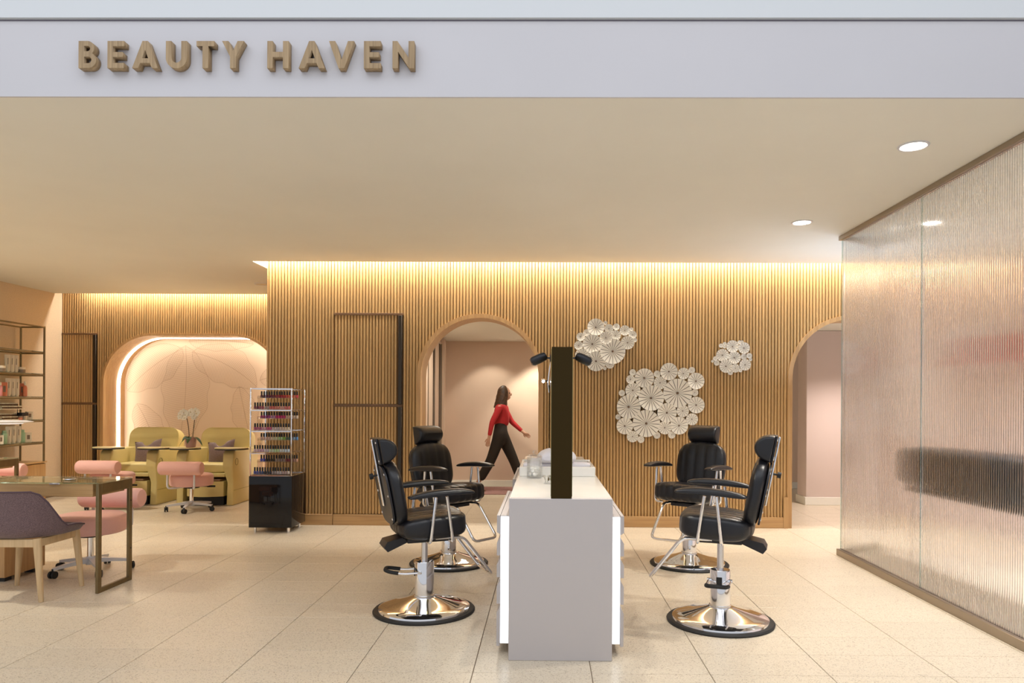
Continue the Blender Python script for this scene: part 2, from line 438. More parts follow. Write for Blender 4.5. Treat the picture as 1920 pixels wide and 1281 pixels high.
def jib_door(name, x0, x1, ztop, zmid, y, hp, pull=.052):
    d = st(obj(name, box(x0, x1, y-.008, y+.0, .125, ztop+.012), M['backing'], smooth=0))
    xs = x1-pull-.006; n = int((xs-x0-.004)/hp)
    up = slat_mesh(zmid+.022, ztop-.012); lo = slat_mesh(.128, zmid-.012)
    for k in range(n):
        for me in (up, lo): link('slat', me, d, (x0+.006+hp*(k+.5), y-.006, 0))
    obj('top_rail', box(x0, x1, y-.034, y-.004, ztop-.012, ztop+.014, .002, 1), M['brownbar'], d)
    obj('middle_rail', box(x0, x1-.012, y-.030, y-.004, zmid-.012, zmid+.018, .002, 1), M['brownbar'], d)
    obj('pull_strip', box(x1-pull, x1-.012, y-.052, y-.004, zmid+.018, ztop-.012, .003, 1), M['bronze_dark'], d, label='dark bronze pull strip along the upper door edge')
    obj('pull_strip', box(x1-pull, x1-.012, y-.052, y-.004, .128, zmid-.012, .003, 1), M['bronze_dark'], d, label='dark bronze pull strip along the lower door edge')
    return d
jib_door('door_1', DX0, DX1, DZ, 1.35, WY, HP)

# recess wall with the big rounded alcove
RY_ = 10.42; RXL, RXR = -7.115, -3.0
def alcove(off, n=18):
    x0, x1, zt, r = -6.515-off, -3.86+off, 2.375+off, .74+off
    return [(x0, 0)]+[(x0+r-r*cos(pi/2*k/n), zt-r+r*sin(pi/2*k/n)) for k in range(n+1)]+[(x1-r+r*sin(pi/2*k/n), zt-r+r*cos(pi/2*k/n)) for k in range(n+1)]+[(x1, 0)]
rw = st(obj('wall_recess', poly_solid([[(RXL, 0)]+alcove(-.0)+[(RXR, 0), (RXR, ZT), (RXL, ZT)]], .1), M['backing'], None, (0, RY_, 0), smooth=0))
LD0, LD1, LDZ = -7.11, -6.585, 2.372
hp2 = .0345; std2 = slat_mesh(.12, ZT); od2 = slat_mesh(LDZ+.012, ZT)
for i in range(int((RXR-RXL)/hp2)):
    x = RXL+hp2*(i+.5)
    ax0, ax1, azt, ar = -6.515, -3.86, 2.375, .74
    if x < LD1-.004: me = od2
    elif x < ax0-.015 or x > ax1+.015: me = std2
    else:
        def zb(a):
            xx = x+a
            if xx < ax0+ar: return azt-ar+sqrt(max(.0004, ar*ar-(ax0+ar-xx)**2))
            if xx > ax1-ar: return azt-ar+sqrt(max(.0004, ar*ar-(xx-ax1+ar)**2))
            return azt
        me = slat_mesh(zb, ZT)
    link('slat', me, rw, (x, 0, 0))
lining('alcove_lining', (alcove(.014), alcove(-.022)), -.034, .50, M['oak'], rw)
lining('led_strip', (alcove(-.020), alcove(-.032)), .30, .37, M['led'], rw)['label'] = 'glowing warm light strip set into the alcove lining'
pan = obj('alcove_panel', box(-6.7, -3.55, .50, .56, 0, 2.7), M['paper'], rw, label='blush wallpaper with a fine leaf line drawing', smooth=0)
def ribbon(bm, pts, w=.0035):
    prev = None
    for i, (x, z) in enumerate(pts):
        a, b = pts[max(0, i-1)], pts[min(len(pts)-1, i+1)]
        dx, dz = b[0]-a[0], b[1]-a[1]; l = sqrt(dx*dx+dz*dz) or 1
        nx, nz = -dz/l*w/2, dx/l*w/2
        cur = (bm.verts.new((x+nx, .4985, z+nz)), bm.verts.new((x-nx, .4985, z-nz)))
        if prev: bm.faces.new((prev[0], prev[1], cur[1], cur[0]))
        prev = cur
def leaf_print(x0, z0, x1, z1, wd, n, bend=0, droop=.25):
    """midrib from stalk to tip, wavy outline and close parallel veins"""
    bm = NB(); L_ = sqrt((x1-x0)**2+(z1-z0)**2); ux, uz = (x1-x0)/L_, (z1-z0)/L_
    def mid(u):
        b = bend*4*u*(1-u); return (x0+ux*L_*u-uz*b, z0+uz*L_*u+ux*b)
    def half(u, s): return wd*(sin(pi*min(1, max(0, u))**.75)**.7)*(1+.06*sin(23*u+s))
    ribbon(bm, [mid(k/24) for k in range(25)], .005)
    for s in (-1, 1):
        ribbon(bm, [(mid(u)[0]-uz*half(u, s)*s-ux*droop*half(u, s)*-1, mid(u)[1]+ux*half(u, s)*s+uz*droop*half(u, s)) for u in [k/40 for k in range(41)]], .004)
        for k in range(1, n):
            u = k/n; h_ = half(u, s)
            if h_ < .02: continue
            pts = []
            for q in range(7):
                t_ = q/6; m_ = mid(u)
                pts.append((m_[0]-uz*h_*t_*s+ux*droop*h_*t_**1.6, m_[1]+ux*h_*t_*s+uz*droop*h_*t_**1.6))
            ribbon(bm, pts, .0028)
    o = obj('leaf_print', bm, M['veins'], pan, smooth=0)
for a in ((-5.55, 2.25, -5.65, .75, .36, 52, .05), (-5.45, 2.15, -4.45, 1.62, .30, 46, .08), (-5.60, 2.20, -6.45, 1.55, .30, 40, -.06), (-4.4, 1.72, -3.6, 1.85, .20, 34, .04), (-4.55, .85, -4.72, 1.62, .20, 30, 0), (-5.5, 2.32, -4.5, 2.28, .16, 34, .03), (-6.3, 1.35, -5.95, .5, .22, 30, .04)):
    leaf_print(*a)
bm = NB(); bx(bm, RXL, -6.54, RY_-.04, RY_, 0, .12); bx(bm, -3.83, -3.16, RY_-.04, RY_, 0, .12)
st(obj('baseboard_recess', bm, M['oak_h'], smooth=0))
jib_door('door_2', LD0, LD1, LDZ, 1.345, RY_, hp2)

st(obj('wall_left', box(-7.3, -7.115, 3.62, 10.6, 0, 3.3), M['leftwall'], smooth=0))
st(obj('baseboard_left', box(-7.115, -7.097, 3.62, 10.38, 0, .1, .003, 1), M['bronze_lite']))

# corridor behind the arches
st(obj('wall_corridor', box(-1.9, 6.4, 11.85, 12.1, 0, 2.6), M['pinkwall'], smooth=0))
st(obj('baseboard_corridor', box(-1.66, 6.3, 11.83, 11.85, 0, .105, .004, 1), M['cream']))
cl = st(obj('wall_corridor_left', box(-1.9, -1.66, 8.31, 11.85, 0, 2.6), M['pinkwall'], smooth=0))
d3 = st(obj('door_3', box(-1.665, -1.64, 9.2, 11.32, 0, 2.34, .002, 1), M['pinkwall']))
obj('casing', box(-1.66, -1.60, 11.24, 11.40, 0, 2.40, .004, 1), M['pinkwall'], d3)
for y0, y1 in ((10.36, 10.52), (10.94, 11.12)):  # dark strips laid on the door, their colour standing for shade in open gaps
    obj('gap_shade_strip', box(-1.65, -1.632, y0, y1, .01, 2.30), M['bronze_dark'], d3, smooth=0)
for y0, y1 in ((9.9, 9.93), (11.17, 11.20)):
    obj('edge_strip', box(-1.65, -1.628, y0, y1, .01, 2.32), M['bronze_lite'], d3, smooth=0)
pc = st(obj('wall_pier', box(3.62, 4.9, 9.9, 10.25, 0, 2.42, .02, 2), M['pinkcol']))
obj('baseboard', box(3.605, 4.9, 9.885, 10.26, 0, .11, .004, 1), M['cream'], pc)
tag(obj('corridor_rug', box(-1.45, .15, 10.78, 11.72, 0, .012, .004, 1), M['rug']), 'mauve rug lying on the corridor floor beyond the arch', 'rug')

# room behind the ribbed glass
st(obj('wall_right', box(6.0, 6.3, 1.6, 8.4, 0, 3.3), M['pinkcol'], smooth=0))
st(obj('wall_back_right', box(4.26, 6.2, 8.02, 8.3, 0, 3.3), M['pinkcol'], smooth=0))

# ---------------------------------------------------------------- ribbed glass partition
GX = 2.735
def ribbed(y0, y1, z0, z1, per=.022, amp=.0062, th=.010):
    n = int(round((y1-y0)/per)); per = (y1-y0)/n; pts = []
    for k in range(n*6+1):
        y = y0+per*k/6; ph = (k/6) % 1
        pts.append((th/2+amp*abs(sin(pi*ph))**.8, y))
    bm = NB(); A = [[bm.verts.new((x, y, z)) for x, y in pts] for z in (z0, z1)]
    B = [[bm.verts.new((-th/2, y, z)) for y in (pts[0][1], pts[-1][1])] for z in (z0, z1)]
    for a in range(len(pts)-1): bm.faces.new((A[0][a], A[0][a+1], A[1][a+1], A[1][a]))
    bm.faces.new((B[0][0], B[1][0], B[1][1], B[0][1]))
    bm.faces.new((A[0][0], A[1][0], B[1][0], B[0][0])); bm.faces.new((A[0][-1], B[0][1], B[1][1], A[1][-1]))
    bm.faces.new(A[0]+[B[0][1], B[0][0]]); bm.faces.new(A[1]+[B[1][1], B[1][0]])
    return bm
gp = thing('glass_partition', 'tall ribbed glass partition in bronze channels along the right side', 'partition', (GX, 0, 0))
for y0, y1 in ((2.42, 3.795), (3.805, 5.195), (5.205, 6.585)):
    pn = obj('glass_pane', ribbed(y0, y1, .06, CZ-.04), M['ribbed'], gp, smooth=50)
    obj('pane_edge', box(-.008, .011, y1+.0005, y1+.004, .06, CZ-.04), M['edge'], pn, smooth=0, label='pale green polished pane edge')
rb = xf(ribbed(0, .95, .06, CZ-.04), Matrix.Rotation(-pi/2, 4, 'Z') @ T(0, 0, 0))
obj('glass_pane', rb, M['ribbed'], gp, (.0, 6.59, 0), smooth=50)
bm = NB(); bx(bm, -.035, .04, 2.4, 6.61, 0, .06, .003, 1); bx(bm, .04, .98, 6.56, 6.61, 0, .06, .003, 1)
obj('floor_channel', bm, M['bronze_lite'], gp)
bm = NB(); bx(bm, -.03, .035, 3.785, 6.61, CZ-.038, CZ-.001, .002, 1); bx(bm, .035, .98, 6.56, 6.61, CZ-.038, CZ-.001, .002, 1)
obj('ceiling_channel', bm, M['bronze_lite'], gp)

# what shows through it, blurred
bench = thing('padded_bench', 'long black bench seen blurred behind the ribbed glass', 'bench', (3.55, 4.9, 0))
obj('padding', xf(cushion(section(.5, .34, 5), 2.3, 8), T(0, 0, .87)), M['leather'], bench)
obj('underframe', box(-.2, .2, -1.0, 1.0, .66, .71, .01), M['black_satin'], bench)
for sx in (-1, 1):
    for sy in (-1, 1):
        obj('leg', tube(NB(), [(sx*.18, sy*.9, 0), (sx*.15, sy*.85, .68)], .018), M['chrome'], bench)
bb = thing('wall_shelf', 'coral red wall shelf glowing softly through the ribbed glass', 'shelf', (5.96, 5.6, 1.85))
obj('shelf_board', box(-.26, .03, -1.5, 1.5, 0, .05, .006, 1), M['blush_board'], bb)
obj('back_board', box(0, .03, -1.5, 1.5, .05, .30, .006, 1), M['blush_board'], bb)

# ---------------------------------------------------------------- downlights
def downlight(x, y, lens, label, r=.075):
    d = thing('ceiling_downlight', label, 'downlight', (x, y, CZ))
    obj('trim_ring', lathe(NB(), [(r+.014, -.001), (r+.012, -.007), (r, -.008), (r-.006, -.003), (r-.006, -.0005)], 32), M['white_metal'], d)
    obj('lens', lathe(NB(), [(0, -.004), (r-.004, -.004), (r-.004, -.001), (0, -.001)], 32), M[lens], d)
    return d
downlight(2.2, 4.29, 'lens', 'lit round downlight in the ceiling nearest the fascia, beside the ribbed glass')
downlight(2.18, 6.09, 'lens', 'lit round downlight deeper in, above the far right salon chair')
downlight(-3.75, 9.36, 'lens_off', 'unlit round downlight in the ceiling before the pedicure alcove', .085)

# ---------------------------------------------------------------- sign
def arcp(cx, cz, r, a0, a1, n=10, rz=None):
    return [(cx+r*cos(R(a0+(a1-a0)*k/n)), cz+(rz or r)*sin(R(a0+(a1-a0)*k/n))) for k in range(n+1)]
sw = .20
def glyph(ch):
    if ch == 'B':
        o = [(0, 0), (.36, 0)]+arcp(.36, .29, .29, -90, 62, 10)+arcp(.33, .745, .255, -42, 90, 10)+[(0, 1)]
        return [o, [(sw, .62), (.33, .62)]+arcp(.33, .72, .10, -90, 90, 8)+[(sw, .82)], [(sw, .18), (.36, .18)]+arcp(.36, .30, .12, -90, 90, 8)+[(sw, .42)]], .65
    if ch == 'E':
        return [[(0, 0), (.62, 0), (.62, .19), (sw, .19), (sw, .41), (.56, .41), (.56, .59), (sw, .59), (sw, .81), (.62, .81), (.62, 1), (0, 1)]], .62
    if ch == 'A':
        return [[(0, 0), (.225, 0), (.30, .19), (.66, .19), (.735, 0), (.96, 0), (.58, 1), (.38, 1)], [(.365, .36), (.595, .36), (.48, .68)]], .96
    if ch == 'U':
        return [[(0, 1), (0, .38)]+arcp(.39, .38, .39, 180, 360, 18)+[(.78, 1), (.57, 1), (.57, .38)]+arcp(.39, .38, .18, 360, 180, 14)+[(sw, 1)]], .78
    if ch == 'T':
        return [[(.225, 0), (.435, 0), (.435, .81), (.66, .81), (.66, 1), (0, 1), (0, .81), (.225, .81)]], .66
    if ch == 'Y':
        return [[(.30, 0), (.51, 0), (.51, .42), (.81, 1), (.575, 1), (.405, .63), (.235, 1), (0, 1), (.30, .42)]], .81
    if ch == 'H':
        return [[(0, 0), (sw, 0), (sw, .41), (.58, .41), (.58, 0), (.79, 0), (.79, 1), (.58, 1), (.58, .60), (sw, .60), (sw, 1), (0, 1)]], .79
    if ch == 'V':
        return [[(.36, 0), (.57, 0), (.93, 1), (.70, 1), (.465, .30), (.23, 1), (0, 1)]], .93
    if ch == 'N':
        return [[(0, 0), (sw, 0), (sw, .62), (.62, 0), (.80, 0), (.80, 1), (.59, 1), (.59, .40), (.18, 1), (0, 1)]], .80
LH = .137; LZ = 3.071; LD = .042
sign = thing('shop_sign', 'raised oak letters reading BEAUTY HAVEN on the white fascia', 'sign', (0, 3.62, LZ))
SIGN = [('B', 147), ('E', 201.5), ('A', 248), ('U', 311.5), ('T', 369), ('Y', 417), ('H', 502), ('A', 561), ('V', 617.5), ('E', 683), ('N', 736.5)]
for ch, px in SIGN:
    lps, w = glyph(ch)
    x = (px-1022-9+4*(px-147)/590)/1334*(3.62-LD)
    bm = poly_solid([[(a*LH, b*LH) for a, b in l] for l in lps], LD)
    o = obj('letter', bm, M['oak_sign'], sign, (x, -LD-.002, 0), smooth=0)

# ---------------------------------------------------------------- wall art: clusters of enamelled rosettes
def rosette_mesh(n):
    """unit disc of n wedge petals, slightly dished, seams open between them"""
    bm = NB(); gap = .038
    for k in range(n):
        a0, a1 = 2*pi*k/n, 2*pi*(k+1)/n; mid = (a0+a1)/2
        P = []
        for r, y in ((.07, -.10), (.55, -.16), (1.0, -.22)):
            g = gap/ max(r, .25)*.5
            aa = [a0+g, mid, a1-g]
            P.append([bm.verts.new((r*cos(a), y-(.012*r if j == 1 else 0), r*sin(a))) for j, a in enumerate(aa)])
        Q = [bm.verts.new((.07*cos(mid), 0, .07*sin(mid)))]
        for a, b in zip(P, P[1:]):
            for j in (0, 1): bm.faces.new((a[j], a[j+1], b[j+1], b[j]))
        rim = [bm.verts.new((.99*cos(a), -.13, .99*sin(a))) for a in (a0+gap*.5, mid, a1-gap*.5)]
        for j in (0, 1): bm.faces.new((P[2][j], P[2][j+1], rim[j+1], rim[j]))
    return to_mesh('petals', bm, M['disc'], 12)
ROS = {n: rosette_mesh(n) for n in (8, 10, 12, 14, 16, 18)}
bm = NB(); lathe(bm, [(0, 0), (.96, 0), (.96, .02), (0, .02)], 24); xf(bm, RX(90)); seam_me = to_mesh('seam_plate', xf(bm, T(0, -.095, 0)), M['rib'])
bm = NB(); lathe(bm, [(0, .0), (1.0, .0), (1.0, .06)], 24); xf(bm, RX(90))
seam_me = lathe(NB(), [(.0, .07), (.5, .125), (.985, .185), (.985, .0), (0, .0)], 24); xf(seam_me, RX(90)); seam_me = to_mesh('seam_plate', seam_me, M['rib'], 30)
hub_me = to_mesh('hub', xf(lathe(NB(), [(.085, .06), (.085, .17), (.05, .20), (0, .205)], 10), RX(90)), M['hub'])
FY = 8.0
def cluster(lst, label, mean):
    ys = WY-.034
    def wp(cx, cy, r):
        px, py = 1060+cx/4.744, 580+cy/4.744
        hz = 757+(px-1022)*.0055
        return (px-1022)*FY/1334+.004*FY*0, EYE-(py-hz)*FY/1334, r/4.744*FY/1334
    W_ = [wp(*c) for c in lst]
    mx = sum(w[0] for w in W_)/len(W_); mz = sum(w[1] for w in W_)/len(W_)
    t = thing('wall_sculpture', label, 'wall art', (mx, ys, mz), 0, 'rosette sculptures on the slatted wall')
    for k, (x, z, r) in enumerate(W_):
        n = 18 if r > .13 else 16 if r > .10 else 14 if r > .07 else 12 if r > .05 else 10 if r > .03 else 8
        d = link('rosette', ROS[n], t, (x-mx, -.006-(.012 if k % 3 == 1 else 0), z-mz)); d.scale = (r, min(r, .11)*1.15, r)
        d.rotation_euler = ((random.random()-.5)*.10, random.random()*6.28, (random.random()-.5)*.10)
        link('seam_plate', seam_me, d); link('hub', hub_me, d)
    return t
cluster([(265,160,76),(350,122,18),(382,172,40),(448,157,30),(522,190,46),(583,178,17),(592,228,37),(612,275,20),(440,235,48),(548,298,60),(355,255,57),(185,210,32),(132,245,38),(113,323,40),(235,310,86),(415,375,113),(143,412,62),(268,462,89),(393,488,40),(347,527,15)],
        'ivory rosette wall sculpture just behind the dark mirror post, top left of three', 1)
cluster([(595,562,29),(575,625,39),(698,612,86),(812,575,30),(913,555,77),(1045,572,52),(1119,542,29),(1153,640,74),(838,655,57),(993,745,128),(1145,742,31),(597,722,67),(500,745,28),(757,790,113),(560,868,106),(1158,852,74),(897,920,86),(1040,905,55),(468,957,24),(525,1037,74),(718,1015,121),(1123,978,53),(880,1053,59),(1008,1035,79),(597,1132,51),(670,1158,31),(813,1120,31),(945,1117,33)],
        'largest ivory rosette wall sculpture, low on the slats above the far right chair', 1)
cluster([(1478,332,55),(1577,347,51),(1390,410,56),(1495,432,56),(1375,325,19),(1410,308,17),(1408,335,14),(1540,295,17),(1563,292,15),(1580,422,28),(1625,415,25),(1640,447,15),(1590,495,51),(1418,508,58),(1505,525,39),(1340,478,25),(1325,440,21),(1303,462,13),(1462,563,23),(1548,545,17),(1525,298,11)],
        'smallest ivory rosette wall sculpture, beside the right-hand archway', 1)

# ---------------------------------------------------------------- styling station (island)
ST = thing('styling_station', 'white salon island with drawers down both long sides and glowing light strips', 'counter', (.0875, 3.83, 0))
def sp_(name, bm, mat, label=None, smooth=40): return obj(name, xf(bm, T(-.0875, -3.83, 0)), mat, ST, None, label, smooth)
x0, x1 = -.192, .367
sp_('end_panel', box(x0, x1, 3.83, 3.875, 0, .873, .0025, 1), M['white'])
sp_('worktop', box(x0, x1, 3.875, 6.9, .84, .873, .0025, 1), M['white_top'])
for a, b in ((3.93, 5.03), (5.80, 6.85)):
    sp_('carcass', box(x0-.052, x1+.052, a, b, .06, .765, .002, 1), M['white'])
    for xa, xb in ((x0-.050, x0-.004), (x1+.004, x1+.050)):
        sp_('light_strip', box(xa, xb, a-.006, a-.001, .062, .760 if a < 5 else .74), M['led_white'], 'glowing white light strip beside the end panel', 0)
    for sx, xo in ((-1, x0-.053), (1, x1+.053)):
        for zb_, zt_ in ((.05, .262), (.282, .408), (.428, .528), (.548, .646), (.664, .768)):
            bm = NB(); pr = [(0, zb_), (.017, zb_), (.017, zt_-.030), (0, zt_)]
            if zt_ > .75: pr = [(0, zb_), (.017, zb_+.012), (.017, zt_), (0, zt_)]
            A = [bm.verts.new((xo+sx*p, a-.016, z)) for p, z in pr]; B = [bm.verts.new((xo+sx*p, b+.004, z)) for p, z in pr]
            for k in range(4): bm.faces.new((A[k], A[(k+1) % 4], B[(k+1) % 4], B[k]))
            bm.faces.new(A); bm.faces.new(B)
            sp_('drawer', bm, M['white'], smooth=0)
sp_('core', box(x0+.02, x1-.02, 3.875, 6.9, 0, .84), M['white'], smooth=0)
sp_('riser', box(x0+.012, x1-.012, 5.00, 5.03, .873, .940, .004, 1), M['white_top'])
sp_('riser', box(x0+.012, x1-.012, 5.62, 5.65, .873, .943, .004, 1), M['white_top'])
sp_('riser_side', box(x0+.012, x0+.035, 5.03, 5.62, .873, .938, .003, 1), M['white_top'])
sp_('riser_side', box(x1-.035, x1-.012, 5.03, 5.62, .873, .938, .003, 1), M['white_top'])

def mirror_post(y0, y1, z1, label):
    t = thing('mirror_post', label, 'mirror', (.09, (y0+y1)/2, .873), 0, 'mirror posts on the island')
    d = (y1-y0)/2
    obj('post_frame', box(-.056, .056, -d, d, 0, z1-.873, .0015, 1), M['mirror_frame'], t)
    for s in (-1, 1):
        obj('mirror_face', box(s*.0565-.0015, s*.0565+.0015, -d+.004, d-.004, .012, z1-.885, 0), M['mirror'], t, smooth=0, label='bronze tinted mirror face')
    return t
mirror_post(3.836, 4.72, 1.692, 'tall dark olive double sided mirror slab on the near end of the island')
mirror_post(5.95, 6.72, 1.545, 'second mirror slab hidden behind the nearer one, only its edge showing')
def mirror_lamp(s, y, z, label, lit=False):
    t = thing('mirror_lamp', label, 'lamp', (.09+s*.059, y, z), 0, 'lamps on the mirror posts')
    m = M['chrome'] if lit else M['black_satin']
    obj('wall_plate', xf(lathe(NB(), [(0, 0), (.022, 0), (.022, .006), (0, .008)], 16), RY(90*s)), m, t)
    obj('stem', tube(NB(), [(s*.004, 0, 0), (s*.045, 0, .002)], .005), m, t)
    prof = [(0, -.052), (.016, -.050), (.024, -.040), (.027, -.015), (.027, .030), (.022, .042), (0, .044)]
    M_ = T(s*.072, 0, -.006) @ RY(s*115)
    h = obj('lamp_head', xf(lathe(NB(), prof, 20), M_), m, t)
    obj('lens', xf(lathe(NB(), [(0, .0445), (.019, .0445), (.019, .047), (0, .047)], 16), M_), M['bulb'] if lit else M['rubber'], h)
    return t
mirror_lamp(-1, 4.1, 1.648, 'black spot lamp on the left side of the near mirror slab')
mirror_lamp(1, 4.1, 1.648, 'black spot lamp on the right side of the near mirror slab')
spot('worktop_fill', (-.062, 4.12, 1.585), 12, NEUT, 150, .8, .02)  # fill spots added below the unlit lamp heads to brighten the worktop
spot('worktop_fill', (.242, 4.12, 1.585), 12, NEUT, 150, .8, .02)
ar = thing('arc_lamp', 'lit chrome bulb on a thin curved arm beside the far mirror slab', 'lamp', (.033, 6.1, 1.48))
obj('arm', tube(NB(), [(0, 0, .0), (-.012, 0, .08), (.004, 0, .22), (.02, 0, .30)], .006, fil=.1), M['chrome'], ar)
bm = NB(); ball(bm, (-.05, -.01, .10), .020); obj('socket', bm, M['chrome'], ar)
bm = NB(); ball(bm, (-.05, -.028, .095), .012); obj('bulb', bm, M['bulb'], ar, label='lit white bulb')
obj('bracket', tube(NB(), [(-.04, 0, .10), (-.008, 0, .10)], .006), M['black_satin'], ar)

jar = thing('glass_jar', 'lidded clear glass jar of cotton balls standing on the island', 'jar', (-.072, 4.90, .873))
obj('jar_body', lathe(NB(), [(0, .0), (.050, .0), (.052, .006), (.052, .140), (.050, .143), (.048, .140), (.048, .010), (0, .008)], 32), M['clear'], jar)
lid = obj('lid', lathe(NB(), [(0, .144), (.053, .144), (.054, .150), (.045, .158), (.010, .162), (0, .162)], 32), M['clear'], jar)
obj('knob', lathe(NB(), [(.006, .160), (.006, .168), (.013, .172), (.013, .186), (.008, .190), (0, .190)], 16), M['clear'], lid)
cb = []
for k in range(15):
    a = k*2.4; r = .030*sqrt((k % 5+.4)/5); z = .873+.026+.019*(k//5)+.003*(k % 2)
    cb.append(tag(obj('cotton_ball', lathe(NB(), [(0, -.015), (.010, -.012), (.0155, -.002), (.012, .010), (0, .015)], 10), M['cotton'], None, (-.072+r*cos(a), 4.90+r*sin(a), z)),
        'white cotton ball inside the lidded glass jar', 'cotton ball', 'cotton balls in the glass jar'))
cup = thing('glass_holder', 'tiny clear glass holder beside the foot of the mirror slab', 'holder', (.012, 4.55, .873))
obj('base', box(-.02, .02, -.02, .02, 0, .006, .001, 1), M['clear'], cup)
obj('bowl', lathe(NB(), [(.005, .006), (.006, .02), (.022, .055), (.024, .055), (.010, .016), (.012, .006)], 20), M['clear'], cup)
bm = NB(); ball(bm, (.013, 0, .03), .009, s=(.6, 1, 1.3)); obj('stopper', bm, M['bronze'], cup)
for k, (tx, w, z) in enumerate(((-.02, .15, .873), (.195, .15, .873))):
    t = tag(obj('folded_towel', xf(cushion(section(.30, .075, 5), w+.01, 6), T(tx, 5.32, z+.0375)), M['towel']), ('white folded towel at the bottom, left of the mirror slab', 'white folded towel at the bottom, right of the mirror slab')[k], 'towel', 'towels behind the riser')
tw = NB(); sec = [(.145*cos(a), .034*max(-.6, sin(a))+.0) for a in [2*pi*q/28 for q in range(28)]]
xf(tw, Matrix.Identity(4)); tw = cushion([(a, b*2.0) for a, b in sec], .33, 3.2)
tag(obj('domed_towel', xf(tw, T(.0875, 5.32, .873+.075+.040)), M['towel']), 'white domed towel lying across the top of the folded towels', 'towel', 'towels behind the riser')

